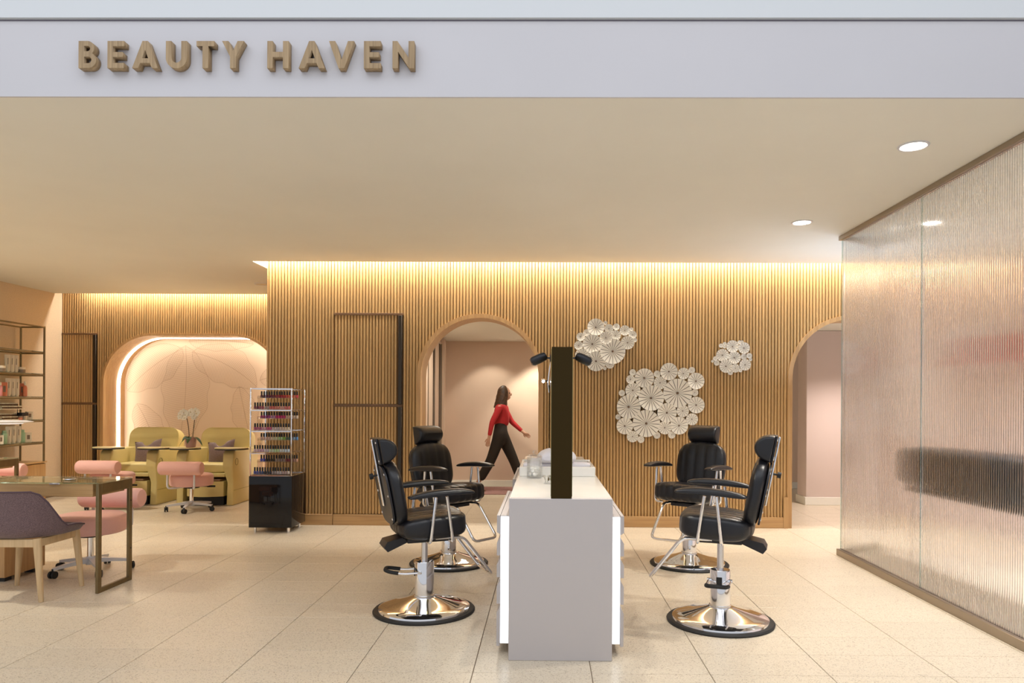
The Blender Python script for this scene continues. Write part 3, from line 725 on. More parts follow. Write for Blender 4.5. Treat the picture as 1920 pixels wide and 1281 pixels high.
# ---------------------------------------------------------------- salon chairs
def rod(*pts, r=.011, fil=.05, n=10): return tube(NB(), pts, r, n, fil)
def make_chair(label, loc, rz, lift, pump=180, grp='black salon chairs'):
    t = thing('salon_chair', label, 'chair', loc, rz, grp); L = lift; K = lift+.035
    obj('base_ring', lathe(NB(), [(.0, .0), (.335, .0), (.338, .010), (.330, .018), (.30, .020), (0, .020)], 48), M['rubber'], t)
    obj('base_dome', lathe(NB(), [(.305, .019), (.302, .030), (.285, .040), (.24, .048), (.18, .063), (.12, .082), (.085, .095), (.07, .100), (0, .101)], 56), M['chrome'], t)
    cy = obj('cylinder', lathe(NB(), [(.064, .095), (.064, .325), (.060, .333), (.024, .335), (0, .335)], 32), M['chrome'], t)
    obj('collar', lathe(NB(), [(.068, .094), (.069, .110), (.065, .112)], 32), M['steel'], cy)
    obj('piston', cyl(NB(), 0, 0, .33, .47+K, .021, 20), M['steel'], t)
    PM = Matrix.Rotation(R(pump)-rz, 4, 'Z')
    p = obj('foot_pump', xf(rod((.03, -.068, .268), (.13, -.068, .262), (.21, -.062, .272), r=.0075, fil=.02), PM), M['chrome'], t)
    obj('pump_rod', xf(rod((.03, .068, .268), (.13, .068, .262), (.21, .062, .272), r=.0075, fil=.02), PM), M['chrome'], p)
    obj('grip', xf(rod((.165, -.066, .266), (.225, -.060, .275), (.255, -.038, .282), (.255, .038, .282), (.225, .060, .275), (.165, .066, .266), r=.0125, fil=.02), PM), M['rubber'], p)
    obj('pivot', xf(tube(NB(), [(.03, -.078, .268), (.03, .078, .268)], .011), PM), M['steel'], p)
    obj('slot', xf(box(.045, .067, -.018, .018, .235, .295, .003), PM), M['rubber'], cy)
    obj('seat_plate', box(-.14, .14, -.11, .11, .440+K, .472+K, .006), M['black_satin'], t)
    br = NB(); V = [(-.17, .475), (-.265, .455), (-.285, .42), (-.262, .39), (-.12, .45)]
    A = [br.verts.new((x, -.085, z+K)) for x, z in V]; B = [br.verts.new((x, .085, z+K)) for x, z in V]
    for k in range(5): br.faces.new((A[k], A[(k+1) % 5], B[(k+1) % 5], B[k]))
    br.faces.new(A); br.faces.new(B); obj('rear_bracket', br, M['black_satin'], t, smooth=0)
    # seat: channels run front to back, front edge rolled
    sec = section(.46, .160, 3.0, 44)
    sec = [(a, b+(.020*max(0, a/.23)**2 if b > 0 else -.012*max(0, a/.23)**2)) for a, b in sec]
    obj('seat', xf(cushion(sec, .50, 6, 7, .0055, rz=.10), T(.018, 0, .552+K) @ RY(-3)), M['leather'], t)
    # back, leaning
    Mb = T(-.205, 0, .595+L) @ RY(-11)
    sec = section(.100, .43, 3.6, 44)
    bk = obj('backrest', xf(cushion(sec, .46, 4, 5, .0045, rz=.15, p2=2.6), Mb @ T(.025, 0, .205)), M['leather'], t)
    obj('back_board', xf(poly_solid([[(x*.41, z*.39) for x, z in section(1, 1, 3.4, 36)]], .012), Mb @ T(-.022, 0, .205) @ RZ(90)), M['black_satin'], bk)
    for y in (-.165, .165):
        for z in (.06, .21, .35): obj('rivet', xf(lathe(NB(), [(.008, 0), (.006, .004), (0, .005)], 8), Mb @ T(-.0335, y, z) @ RY(-90)), M['chrome'], bk)
    hd = [(.112*cos(a)-.035, .084*sin(a)) for a in [-pi/2+pi*k/18 for k in range(19)]]
    hr = obj('headrest', xf(cushion(hd, .27, 9, 0), Mb @ T(.015, 0, .490)), M['leather'], t)
    obj('headrest_plate', xf(box(-.034, -.020, -.10, .10, .405, .575, .004), Mb), M['black_satin'], hr)
    for y in (-.085, .085):
        for z in (.43, .55): obj('rivet', xf(lathe(NB(), [(.007, 0), (.005, .004), (0, .005)], 8), Mb @ T(-.034, y, z) @ RY(-90)), M['chrome'], hr)
    obj('headrest_bar', xf(box(-.050, -.038, -.022, .022, .13, .57, .003), Mb), M['chrome'], t)
    kn = tube(NB(), [(-.045, 0, .335), (-.078, 0, .335)], .006); tube(kn, [(-.075, 0, .335), (-.098, 0, .335)], .019, 12)
    obj('knob', xf(kn, Mb), M['rubber'], t)
    for s in (-1, 1):
        pad = [(a, b+.014*(1-(a/.21)**2)) for a, b in section(.43, .042, 2.6, 36)]
        ar = obj('armrest', xf(cushion(pad, .075, 3.5), T(.035, s*.285, .805+L) @ RY(-3)), M['leather'], t)
        obj('arm_post', rod((.0, s*.283, .79+L), (-.03, s*.272, .50+L), (-.032, s*.20, .463+K), r=.0105, fil=.04), M['chrome'], ar)
        obj('arm_post', rod((.070, s*.283, .792+L), (.115, s*.272, .50+L), (.117, s*.20, .463+K), r=.0105, fil=.04), M['chrome'], ar)
    obj('footrest', rod((.04, -.125, .466+K), (.225, -.13, .466+K), (.43, -.135, .235+L), (.43, .135, .235+L), (.225, .13, .466+K), (.04, .125, .466+K), r=.0115, fil=.045), M['chrome'], t)
    if pump == 270 or pump > 300 or loc[0] < 0 and rz < 0:
        obj('recline_lever', tube(NB(), [(-.13, .18, .47+L), (-.13, .285, .465+L)], .006), M['black_satin'], t)
        obj('lever_handle', tube(NB(), [(-.13, .283, .43+L), (-.13, .287, .60+L)], .0095), M['rubber'], t)
    return t
make_chair('black salon chair nearest on the left of the island, its back board showing', (-.80, 4.74, 0), R(24), .0, 186)
make_chair('black salon chair at the far left of the island, turned towards the shop front', (-.825, 6.14, 0), R(-38), .025, 120)
make_chair('black salon chair at the far right of the island, below the large rosette sculpture', (1.255, 6.18, 0), R(232), .04, 60)
make_chair('black salon chair at the near right of the island, next to the ribbed glass', (1.125, 4.56, 0), R(161), .04, 250)

# ---------------------------------------------------------------- nail polish rack
RKX, RKY = -2.905, 7.50
rk = thing('polish_rack', 'chrome and clear acrylic nail polish rack on a glossy black plinth', 'display rack', (RKX, RKY, 0))
W2, DP = .228, .43
obj('plinth', box(-W2, W2, 0, DP, .055, .600, .004, 2), M['black_gloss'], rk)
for sx in (-1, 1):
    for y in (.05, DP-.05): obj('foot', cyl(NB(), sx*(W2-.05), y, 0, .056, .016, 16), M['chrome'], rk)
for sx in (-1, 1):
    for y in (.012, DP-.012): obj('post', box(sx*(W2-.010)-.006, sx*(W2-.010)+.006, y-.006, y+.006, .60, 1.535, .002, 1), M['chrome'], rk)
TIER = [.612, .848, 1.082, 1.305]
for z in [t_-.008 for t_ in TIER]+[1.527]:
    bm = NB()
    for y in (.012, DP-.012): bx(bm, -W2+.018, W2-.018, y-.004, y+.004, z-.0045, z+.0045)
    for sx in (-1, 1): bx(bm, sx*(W2-.010)-.004, sx*(W2-.010)+.004, .02, DP-.02, z-.0045, z+.0045)
    obj('rail', bm, M['chrome'], rk, smooth=0)
for z in TIER:
    tr = obj('acrylic_tray', box(-W2+.022, W2-.022, .018, .30, z, z+.004), M['acrylic'], rk, smooth=0)
    obj('step', box(-W2+.022, W2-.022, .16, .30, z+.122, z+.126), M['acrylic'], tr, smooth=0)
    for x in (-W2+.024, W2-.028): obj('side', box(x, x+.004, .16, .30, z, z+.150), M['acrylic'], tr, smooth=0)
    obj('lip', box(-W2+.022, W2-.022, .018, .021, z, z+.016), M['acrylic'], tr, smooth=0)
    obj('lip', box(-W2+.022, W2-.022, .157, .160, z+.122, z+.138), M['acrylic'], tr, smooth=0)
bot_me = to_mesh('polish_bottle', lathe(NB(), [(0, 0), (.0118, 0), (.0126, .003), (.0126, .027), (.010, .032), (.0065, .035), (0, .035)], 10), M['tint'])
cap_me = to_mesh('cap', lathe(NB(), [(.0085, .033), (.0094, .034), (.0088, .071), (.0075, .073), (0, .073)], 10), M['black_satin'])
PL = [(.05, .01, .03), (.09, .01, .04), (.12, .012, .04), (.18, .01, .03), (.26, .012, .03), (.36, .015, .03), (.45, .02, .03), (.55, .06, .04), (.60, .13, .07), (.62, .20, .12), (.50, .05, .08)]
ROWS = [  # bottom tier first: (front row, rear row)
    ([(.10, .12, .40), (.06, .09, .22), (.04, .04, .05), (.05, .04, .06), (.35, .30, .30), (.55, .48, .48), (.50, .36, .34), (.60, .5, .45)],
     [(.06, .08, .48), (.02, .02, .03), (.02, .02, .02), (.28, .22, .20), (.30, .20, .18), (.20, .03, .05), (.40, .22, .18), (.55, .32, .24)], 'bottom'),
    ([(.60, .45, .50), (.50, .32, .45), (.55, .50, .55), (.50, .60, .45), (.45, .62, .35), (.55, .60, .62), (.50, .60, .70)],
     [(.62, .42, .34), (.64, .46, .38), (.66, .56, .44), (.58, .60, .40), (.40, .58, .30), (.18, .40, .06), (.06, .14, .10), (.25, .38, .55), (.10, .28, .60)], 'third'),
    ([(.40, .10, .20), (.50, .25, .34), (.52, .10, .22), (.50, .42, .44), (.62, .50, .42), (.66, .56, .44)],
     [(.28, .02, .14), (.32, .04, .20), (.42, .20, .36), (.48, .02, .16), (.50, .02, .14), (.62, .40, .30), (.66, .52, .40), (.68, .56, .46)], 'second'),
    ([(.12, .02, .06), (.30, .05, .10), (.40, .30, .32), (.55, .12, .12), (.58, .20, .16), (.60, .30, .28), (.55, .14, .14)],
     PL, 'top')]
def cname(c):
    r, g, b_ = c
    if max(c) < .08: return 'black'
    if b_ > r*1.15 and b_ > g: return 'blue'
    if g > r*1.05 and g > b_: return 'green'
    if r < .22 and g < .05: return 'dark plum'
    if g < .07: return 'crimson' if b_ < r*.3 else 'magenta'
    if g < .25: return 'coral red' if b_ < .20 else 'rose'
    if r > .55 and g > .40: return 'pale nude'
    if g > r: return 'mint'
    return 'dusty pink'
ORD = 'first second third fourth fifth sixth seventh eighth ninth tenth eleventh twelfth thirteenth fourteenth fifteenth'.split()
for z, (fr, re, tn) in zip(TIER, ROWS):
    for nmr, cols, yy, zz, cnt, xs in (('front', fr, .075, z+.0042, 14, -.196), ('raised rear', re, .225, z+.1262, 15, -.186)):
        for k in range(cnt):
            c = cols[min(len(cols)-1, int(k/cnt*len(cols)))]
            b_ = link('polish_bottle', bot_me, None, (RKX+xs+.0278*k, RKY+yy+random.uniform(-.002, .002), zz)); b_.color = (*c, 1)
            link('cap', cap_me, b_)
            tag(b_, '%s %s nail polish bottle from the left, %s row of the %s shelf' % (ORD[k], cname(c), nmr, tn), 'nail polish', 'nail polish bottles on the rack')

# ---------------------------------------------------------------- pedicure chairs, pillows, orchid
def make_spa(label, loc, grp='olive pedicure chairs'):
    t = thing('pedicure_chair', label, 'armchair', loc, 0, grp)      # front of the arms at y = 0, faces -y
    hw = .385
    for s in (-1, 1):
        prof = [(0, .0), (.02, .30), (-.015, .52), (.005, .69), (.05, .735), (.45, .745), (.80, .74), (.82, .60), (.82, .0)]
        bm = NB(); xo, xi = s*hw, s*(hw-.145)
        A = [bm.verts.new((xo, y, z)) for y, z in prof]; B = [bm.verts.new((xi+(s*.05 if z < .45 and y < .1 else 0), y, z)) for y, z in prof]
        k_ = len(prof)
        for k in range(k_): bm.faces.new((A[k], A[(k+1) % k_], B[(k+1) % k_], B[k]))
        bm.faces.new(A); bm.faces.new(B)
        bmesh.ops.recalc_face_normals(bm, faces=bm.faces[:])
        bmesh.ops.bevel(bm, geom=bm.edges[:], offset=.018, segments=2, profile=.5, affect='EDGES')
        ar = obj('arm', bm, M['olive'], t, smooth=45)
        ring = NB(); tube(ring, [(s*(hw+.001), .10+.045*cos(a), .58+.045*sin(a)) for a in [2*pi*k/20 for k in range(21)]], .0035, 6)
        obj('round_seam', ring, M['seam'], ar)
        obj('kick_seam', box(s*hw-.002, s*hw+.002, .02, .80, .20, .205), M['seam'], ar, smooth=0)
        # swivel tray on the arm: D shaped, black underside
        hh = .19 if s < 0 else .21
        pts = [(hh*cos(a), .15*sin(a)) for a in [pi+pi*k/16 for k in range(17)]]+[(hh, .06), (hh-.06, .10), (-hh+.06, .10), (-hh, .06)]
        tm = xf(poly_solid([pts], .012), RX(-90)); um = xf(poly_solid([[(x*1.01, y*1.01) for x, y in pts]], .014), RX(-90))
        cx, cy = (-.26, -.02) if s < 0 else (.36, -.02)
        tx = obj('tray', xf(tm, T(cx, cy, .776)), M['olive_top'], t)
        obj('tray_underside', xf(um, T(cx, cy, .763)), M['black_satin'], tx)
        obj('tray_bracket', box(s*.31-.03, s*.31+.03, .03, .16, .735, .752, .004, 1), M['black_satin'], tx)
    # back: wide shell with rounded shoulders, leaning
    o = []
    for x, z in [(-.34, .40), (-.35, .86)]: o.append((x, z))
    o += arcp(-.215, .90, .135, 180, 92, 8)+arcp(.215, .90, .135, 88, 0, 8)+[(.35, .86), (.34, .40)]
    bm = poly_solid([o], .17)
    rimv = [e_ for e_ in bm.edges if len(e_.link_faces) == 2 and e_.calc_face_angle(0) > .9 and min(v_.co.z for v_ in e_.verts) > .38 and abs(e_.verts[0].co.y-e_.verts[1].co.y) < .01]
    bmesh.ops.bevel(bm, geom=rimv, offset=.04, segments=4, profile=.5, affect='EDGES', clamp_overlap=True)
    obj('backrest', xf(bm, T(0, .52, .40) @ RX(-13) @ T(0, 0, -.40)), M['olive'], t, smooth=50)
    obj('seat', xf(cushion(section(.60, .135, 4, 32), .50, 6), T(0, .34, .485) @ RZ(0) @ Matrix(((1,0,0,0),(0,1,0,0),(0,0,1,0),(0,0,0,1)))), M['olive'], t)
    obj('seat_apron', box(-.25, .25, .045, .70, .375, .425, .012), M['olive'], t)
    # foot bath drawer with bowed front, dark plinth
    o = [(-.245, .5), (-.245, .02)]+[(-.245+.49*k/12, .02-.085*sin(pi*k/12)) for k in range(1, 12)]+[(.245, .02), (.245, .5)]
    fb = obj('foot_bath', xf(poly_solid([o], .20), T(0, 0, .12) @ Matrix.Scale(-1, 4, (0, 1, 0)) @ RX(90)), M['olive'], t)
    obj('basin_rim', box(-.21, .21, .0, .40, .322, .345, .008), M['brownbar'], fb)
    obj('plinth', xf(poly_solid([[(x*.96, y*1.0+.03) for x, y in o]], .115), Matrix.Scale(-1, 4, (0, 1, 0)) @ RX(90)), M['rubber'], t)
    return t
P1 = (-5.575, 9.46, 0); P2 = (-4.545, 9.46, 0)
make_spa('olive yellow pedicure armchair on the left in the alcove, nearest the shelf unit', P1)
make_spa('olive yellow pedicure armchair on the right in the alcove, beside the polish rack', P2)
def pillow(label, loc, ry):
    bm = NB(); n = 14; G = {}
    for sd in (-1, 1):
        for i in range(n+1):
            for j in range(n+1):
                u, v = i/n*2-1, j/n*2-1
                h = .062*((1-u*u)*(1-v*v))**.55
                pinch = 1-.10*(1-u*u)*abs(v)**3; pinch2 = 1-.10*(1-v*v)*abs(u)**3
                x, z = u*.19*pinch2, v*.19*pinch
                if v > 0: z -= .075*max(0, 1-(u/.45)**2)*v**2
                edge = i in (0, n) or j in (0, n)
                if edge and sd > 0: G[(sd, i, j)] = G[(-1, i, j)]
                else: G[(sd, i, j)] = bm.verts.new((x, sd*h, z))
    for sd in (-1, 1):
        for i in range(n):
            for j in range(n):
                q = [G[(sd, i, j)], G[(sd, i+1, j)], G[(sd, i+1, j+1)], G[(sd, i, j+1)]]
                if len(set(q)) == 4: bm.faces.new(q)
    o = obj('throw_pillow', xf(bm, RX(-20) @ RY(ry)), M['mauve'], None, loc, smooth=80)
    tag(o, label, 'pillow', 'mauve pillows')
pillow('mauve pillow with a dented top on the left pedicure armchair', (P1[0]+.03, P1[1]+.42, .665), -8)
pillow('mauve pillow with a dented top on the right pedicure armchair', (P2[0]+.03, P2[1]+.42, .665), -8)

OX, OY, OZ = -4.735, 9.465, .776
orc = thing('potted_orchid', 'white orchid with two stems in a dusty pink pot on the armchair tray', 'plant', (OX, OY, OZ))
obj('pot', lathe(NB(), [(0, 0), (.055, 0), (.062, .01), (.068, .06), (.068, .132), (.062, .134), (.060, .115), (0, .112)], 28), M['pot'], orc)
def leaf(bm, base, d, L_, w, up, curl):
    d = Vector((d[0], d[1], 0)).normalized(); s = Vector((-d.y, d.x, 0)); rows = []
    for k in range(7):
        u = k/6; ww = w*(sin(pi*min(1, u*.92+.06))**.8)
        p = Vector(base)+d*L_*u*(1 if up < 2 else .35)+Vector((0, 0, up*L_*u*(.7)-curl*L_*u*u))
        rows.append([bm.verts.new(p+s*ww+Vector((0, 0, ww*.3))), bm.verts.new(p), bm.verts.new(p-s*ww+Vector((0, 0, ww*.3)))])
    for a, b in zip(rows, rows[1:]):
        for j in (0, 1): bm.faces.new((a[j], a[j+1], b[j+1], b[j]))
    return bm
for d, L_, w, up, curl in (((1, -.3), .17, .030, .5, .95), ((-1, -.3), .13, .026, .6, 1.5), ((.2, -1), .13, .038, 1.0, 1.2), ((.35, .2), .22, .030, 2.2, .2), ((-.4, -.8), .11, .036, 1.1, 1.2)):
    bm = leaf(NB(), (d[0]*.02, d[1]*.02, .125), d, L_, w, up, curl)
    bmesh.ops.solidify(bm, geom=bm.faces[:], thickness=.003); obj('leaf', bm, M['leaf'], orc, smooth=60)
def flower(par, c, sc, rz):
    sc *= .78
    bm = NB()
    for k, (rx, rz_) in enumerate(((.030, .022), (.034, .028), (.030, .022), (.022, .026), (.034, .028))):
        a = R(90+72*k); v = ball(bm, (0, 0, 0), 1, 10, 6, (rx*sc, .006*sc, rz_*sc))
        bmesh.ops.transform(bm, matrix=T(.027*sc*cos(a), 0, .027*sc*sin(a)) @ Matrix.Rotation(-a, 4, 'Y'), verts=v)
    f = obj('flower', xf(bm, RZ(rz) @ RX(-12)), M['petal'], par, c, smooth=80)
    bm = NB(); ball(bm, (0, -.008*sc, -.004), .008*sc, 8, 6); obj('flower_lip', xf(bm, RZ(rz)), M['olive_top'], f)
for pts, fl in ((((-.02, 0, .12), (-.03, 0, .25), (-.045, -.005, .36), (-.06, -.01, .42), (-.12, -.02, .46)), ((-.125, .44, 1.15), (-.13, .405, .9), (-.085, .47, 1.1), (-.055, .435, 1.1), (-.075, .395, .95), (-.02, .445, .9))),
                (((.025, 0, .12), (.035, 0, .25), (.05, -.005, .36), (.058, -.01, .42), (.045, -.02, .47)), ((.015, .475, 1.2), (.03, .445, .9), (.075, .485, 1.1), (.095, .455, 1.25), (.055, .42, .95), (.055, .395, .8)))):
    s_ = obj('stem', tube(NB(), pts, .005, 6, .04), M['stem'], orc)
    for k, (x, z, q) in enumerate(fl): flower(s_, (x, -.03-.006*(k % 2), z), q, (k % 3-1)*22)

# ---------------------------------------------------------------- pink stools
def make_stool(label, loc, rz, grp='pink stools'):
    t = thing('rolling_stool', label, 'stool', loc, R(rz), grp)       # faces -y, back roll at +y
    sp0 = NB(); lathe(sp0, [(0, .055), (.035, .06), (.038, .10), (.030, .125), (0, .126)], 20); obj('base_hub', sp0, M['white_metal'], t)
    for k in range(5):
        a = 2*pi*k/5+.45
        bm = NB(); A = []
        for u, w, z0, z1 in ((.02, .026, .075, .115), (.16, .021, .072, .102), (.285, .015, .062, .082)):
            A.append([bm.verts.new((u, s*w*(1 if zz == z1 else .7), zz)) for s, zz in ((-1, z0), (1, z0), (1, z1), (-1, z1))])
        for p, q in zip(A, A[1:]):
            for j in range(4): bm.faces.new((p[j], p[(j+1) % 4], q[(j+1) % 4], q[j]))
        bm.faces.new(A[0]); bm.faces.new(A[-1])
        lg = obj('base_arm', xf(bm, Matrix.Rotation(a, 4, 'Z')), M['white_metal'], t)
        cb_ = NB(); ca = random.random()*6
        for s in (-1, 1): tube(cb_, [(0, s*.006, .030), (0, s*.022, .030)], .029, 16)
        tube(cb_, [(0, -.008, .030), (0, .008, .030)], .012, 8); tube(cb_, [(0, 0, .04), (0, 0, .075)], .009, 8)
        obj('caster', xf(cb_, Matrix.Rotation(a, 4, 'Z') @ T(.285, 0, 0) @ Matrix.Rotation(ca, 4, 'Z')), M['rubber'], lg)
    obj('gas_column', cyl(NB(), 0, 0, .12, .30, .026, 20), M['chrome'], t)
    bm = NB(); lathe(bm, [(0, .285), (.09, .288), (.10, .30), (.10, .318), (0, .32)], 20); mech = obj('seat_plate', bm, M['rubber'], t)
    lv = NB(); tube(lv, [(-.06, -.05, .30), (-.20, -.10, .298)], .006, 8); tube(lv, [(-.16, -.086, .298), (-.25, -.118, .296)], .012, 8)
    obj('lever', lv, M['rubber'], mech)
    obj('seat', lathe(NB(), [(0, .318), (.225, .318), (.246, .326), (.256, .345), (.258, .43), (.250, .455), (.230, .468), (.12, .474), (0, .475)], 44), M['pink'], t)
    rl = [(0, -.262), (.05, -.262), (.072, -.255), (.082, -.238), (.084, -.21), (.084, .21), (.082, .238), (.072, .255), (.05, .262), (0, .262)]
    obj('back_roll', xf(lathe(NB(), rl, 32), T(0, .285, .562) @ RY(90)), M['pink'], t)
    for s in (-1, 1):
        obj('back_support', tube(NB(), [(s*.165, .29, .50), (s*.165, .29, .31), (s*.10, .18, .308), (s*.06, .06, .308)], .012, 8, .05), M['white_metal'], t)
    return t
make_stool('pink rolling stool behind the bronze framed table end, its whole base in view', (-3.69, 5.75, 0), 0)
make_stool('pink rolling stool drawn up to the right pedicure armchair, right of its twin', (-4.50, 9.02, 0), 182)
make_stool('pink rolling stool in front of the left pedicure armchair, partly hidden by the table', (-5.56, 9.10, 0), 178)
make_stool('pink rolling stool behind the farther manicure table, only its back roll showing', (-6.40, 8.06, 0), 4)

# ---------------------------------------------------------------- manicure tables
def make_table(label, xr, y0, length, grp='manicure tables', ped=None):
    t = thing('manicure_table', label, 'table', (xr, y0, 0), 0, grp); D_ = .42; H = .800; w = .040
    for xx in (0, -length):
        bm = NB(); 
        for ya in (0, D_-w): bx(bm, xx-w*.55, xx, ya, ya+w, 0, H-.012, .002, 1)
        bx(bm, xx-w*.55, xx, w, D_-w, 0, .035, .002, 1)
        bx(bm, xx-w*.55, xx, w, D_-w, H-.085, H-.012, .002, 1)
        fr = obj('end_frame', bm, M['bronze'], t)
        sc_ = NB()
        for z in (.25, .62): lathe(sc_, [(.005, 0), (.004, .003), (0, .003)], 8, (0, 0, 0)); bmesh.ops.transform(sc_, matrix=T(xx, D_-w/2, z) @ RY(90), verts=list(sc_.verts)[-17:])
        obj('screws', sc_, M['rubber'], fr)
    obj('glass_top', box(-length+.0, 0, -.004, D_+.004, H-.010, H, .0015, 1), M['tableglass'], t)
    obj('glass_edge', box(-length+.0, -.001, -.0055, -.0043, H-.009, H-.002), M['edge'], t, smooth=0, label='pale green polished glass edge')
    obj('apron', box(-length+w, -.05, .012, D_-.02, H-.105, H-.012, .002, 1), M['oak_h'], t)
    return t
t1 = make_table('nearest manicure table with a glass top and bronze frame end, at the left edge', -3.205, 5.08, 2.1)
obj('pedestal', xf(box(-1.75, -.90, .29, .73, .035, .70, .003, 1), T(0, 0, 0)), M['oak'], t1)
ft = NB()
for x in (-1.68, -.96):
    for y in (.36, .66): bx(ft, x-.035, x+.035, y-.035, y+.035, 0, .036)
obj('pedestal_feet', ft, M['black_satin'], t1, smooth=0)
make_table('farther manicure table, only its bronze framed end showing before the shelf unit', -5.45, 6.90, 1.45)
cs = thing('round_dish', 'small patterned silver dish on the glass top of the nearest table', 'dish', (-3.52, 5.24, .80))
obj('dish', lathe(NB(), [(0, .001), (.04, .001), (.046, .006), (.044, .010), (.036, .006), (0, .005)], 28), M['steel'], cs)
obj('pattern_ring', lathe(NB(), [(.020, .0055), (.034, .0065), (.034, .0085), (.020, .0075)], 14), M['rubber'], cs)
ds = thing('grommet_cap', 'flat grey cap let into the front edge of the nearest table top', 'cap', (-3.52, 5.074, .796))
obj('cap', box(-.038, .038, -.004, .001, -.012, .0, .002, 1), M['steel'], ds)
dl = thing('desk_lamp', 'flat white disc lamp over the farther manicure table, at the left edge', 'lamp', (-5.86, 7.10, .80))
obj('base', lathe(NB(), [(0, 0), (.09, 0), (.09, .012), (0, .016)], 28), M['white_metal'], dl)
obj('stem', tube(NB(), [(0, 0, .01), (0, 0, .37), (.30, 0, .38)], .010, 8, .05), M['white_metal'], dl)
hd = obj('lamp_head', lathe(NB(), [(0, .358), (.20, .360), (.255, .368), (.262, .374), (.20, .385), (0, .388)], 40, (.40, 0, 0)), M['white_metal'], dl)
obj('light_disc', lathe(NB(), [(0, .350), (.17, .351), (.18, .358), (0, .359)], 36, (.40, 0, 0)), M['lampwhite'], hd)

# ---------------------------------------------------------------- felt client chair
fc = thing('felt_chair', 'plum felt shell chair with pale wooden legs at the left edge', 'chair', (-3.705, 5.075, 0))
def shell():
    bm = NB(); n = 40; G = []
    # profile sections: angle round the back (0 = straight behind, -y), rim height falls towards the front
    m_ = 12
    for i in range(n+1):
        a = -1+2*i/n; th = a*R(172); 
        fr_ = abs(a)
        # plan of the rim
        X = .305*math.copysign(abs(sin(th*.5*1.0))**.9, th) if fr_ <= 1 else 0
        row = []
        for j in range(m_+1):
            v = j/m_
            row.append((th, v))
        G.append(row)
    V = []
    for row in G:
        r_ = []
        for th, v in row:
            f = abs(th)/R(172)
            rim = .775 if f < .20 else .775-(.775-.515)*(.5-.5*cos(pi*min(1, (f-.20)/.27)))
            if f > .56: rim = .515-.050*min(1, (f-.56)/.3)
            cx, cy = sin(th), -cos(th)
            e = 2.6
            k = (abs(cx)**e+abs(cy)**e)**(-1/e)
            px, py = cx*k*.30, cy*k*.27
            # v 0 centre of the seat bottom .. 1 rim
            s_ = min(1, v/.55); s_ = s_**.9
            up = max(0, (v-.45)/.55); lean = 1+.08*up
            base = .45-.012*(1-s_)
            z = base+(rim-base)*up**1.25
            r_.append(bm.verts.new((px*s_*(.98+.02*up)*lean, py*s_*(.97+.03*up)*lean, z-.014)))
        V.append(r_)
    for a, b in zip(V, V[1:]):
        for j in range(m_): bm.faces.new((a[j], a[j+1], b[j+1], b[j]))
    bmesh.ops.remove_doubles(bm, verts=bm.verts[:], dist=.0015)
    rim_pts = [r_[-1].co.copy() for r_ in V if r_[-1].is_valid]
    bmesh.ops.recalc_face_normals(bm, faces=bm.faces[:])
    bmesh.ops.solidify(bm, geom=bm.faces[:], thickness=.022)
    return bm, rim_pts
bm, rim_pts = shell()
sh = obj('shell', bm, M['shell'], fc, smooth=70)
obj('piping', tube(NB(), [p+Vector((0, 0, .002)) for p in rim_pts], .0055, 6), M['piping'], sh)
bm = NB()
for y in (-.205, .20): bx(bm, -.20, .20, y-.014, y+.014, .375, .430, .004, 1)
for x in (-.205, .205): bx(bm, x-.014, x+.014, -.20, .20, .375, .430, .004, 1)
obj('seat_rail', bm, M['ash'], fc)
for sx in (-1, 1):
    for sy in (-1, 1):
        obj('leg', tube(NB(), [(sx*.205, sy*.20, .435), (sx*.212, sy*.203, .36), (sx*.245, sy*.215, 0)], .02, 14, radii=[.026, .026, .0155]), M['ash'], fc)

# ---------------------------------------------------------------- shelf unit with products
SY0, SY1, SXW, SXF = 7.6, 9.5, -7.06, -6.73
su = thing('shelf_unit', 'bronze framed shelf unit with glass shelves on an oak cabinet, left wall', 'shelf', (SXF, SY1, 0))
def su_(name, bm, mat, par=None, label=None, smooth=40): return obj(name, xf(bm, T(-SXF, -SY1, 0)), mat, par or su, None, label, smooth)
cab = su_('cabinet', box(SXW, SXF, SY0, SY1+.03, .04, .545, .003, 1), M['oak'])
su_('cabinet_top', box(SXW, SXF+.012, SY0, SY1+.04, .556, .575, .002, 1), M['oak_h'])
su_('reveal', box(SXW+.01, SXF-.012, SY0, SY1+.02, .544, .557), M['brownbar'], smooth=0)
for x in (SXW+.012, SXF):
    for y in (SY1-.012, SY1-.95, SY0+.02): su_('post', cyl(NB(), x, y, .575, 2.385, .0125, 10), M['bronze'])
for z in (2.375,):
    bm = NB()
    for x in (SXW+.012, SXF): tube(bm, [(x, SY0, z), (x, SY1-.012, z)], .011, 8)
    for y in (SY1-.012,): tube(bm, [(SXW+.012, y, z), (SXF, y, z)], .011, 8)
    su_('top_rail', bm, M['bronze'])
SHZ = [2.035, 1.738, 1.432, 1.128, .832]
for z in SHZ:
    g_ = su_('shelf', box(SXW+.015, SXF-.004, SY0+.03, SY1-.02, z, z+.010, .001, 1), M['shelfglass'], label='green edged glass shelf')
    bm = NB()
    for x in (SXW+.012, SXF): tube(bm, [(x, SY0, z-.013), (x, SY1-.012, z-.013)], .011, 8)
    tube(bm, [(SXW+.012, SY1-.012, z-.013), (SXF, SY1-.012, z-.013)], .011, 8)
    g2 = obj('shelf_rail', xf(bm, T(-SXF, -SY1, 0)), M['bronze'], g_)

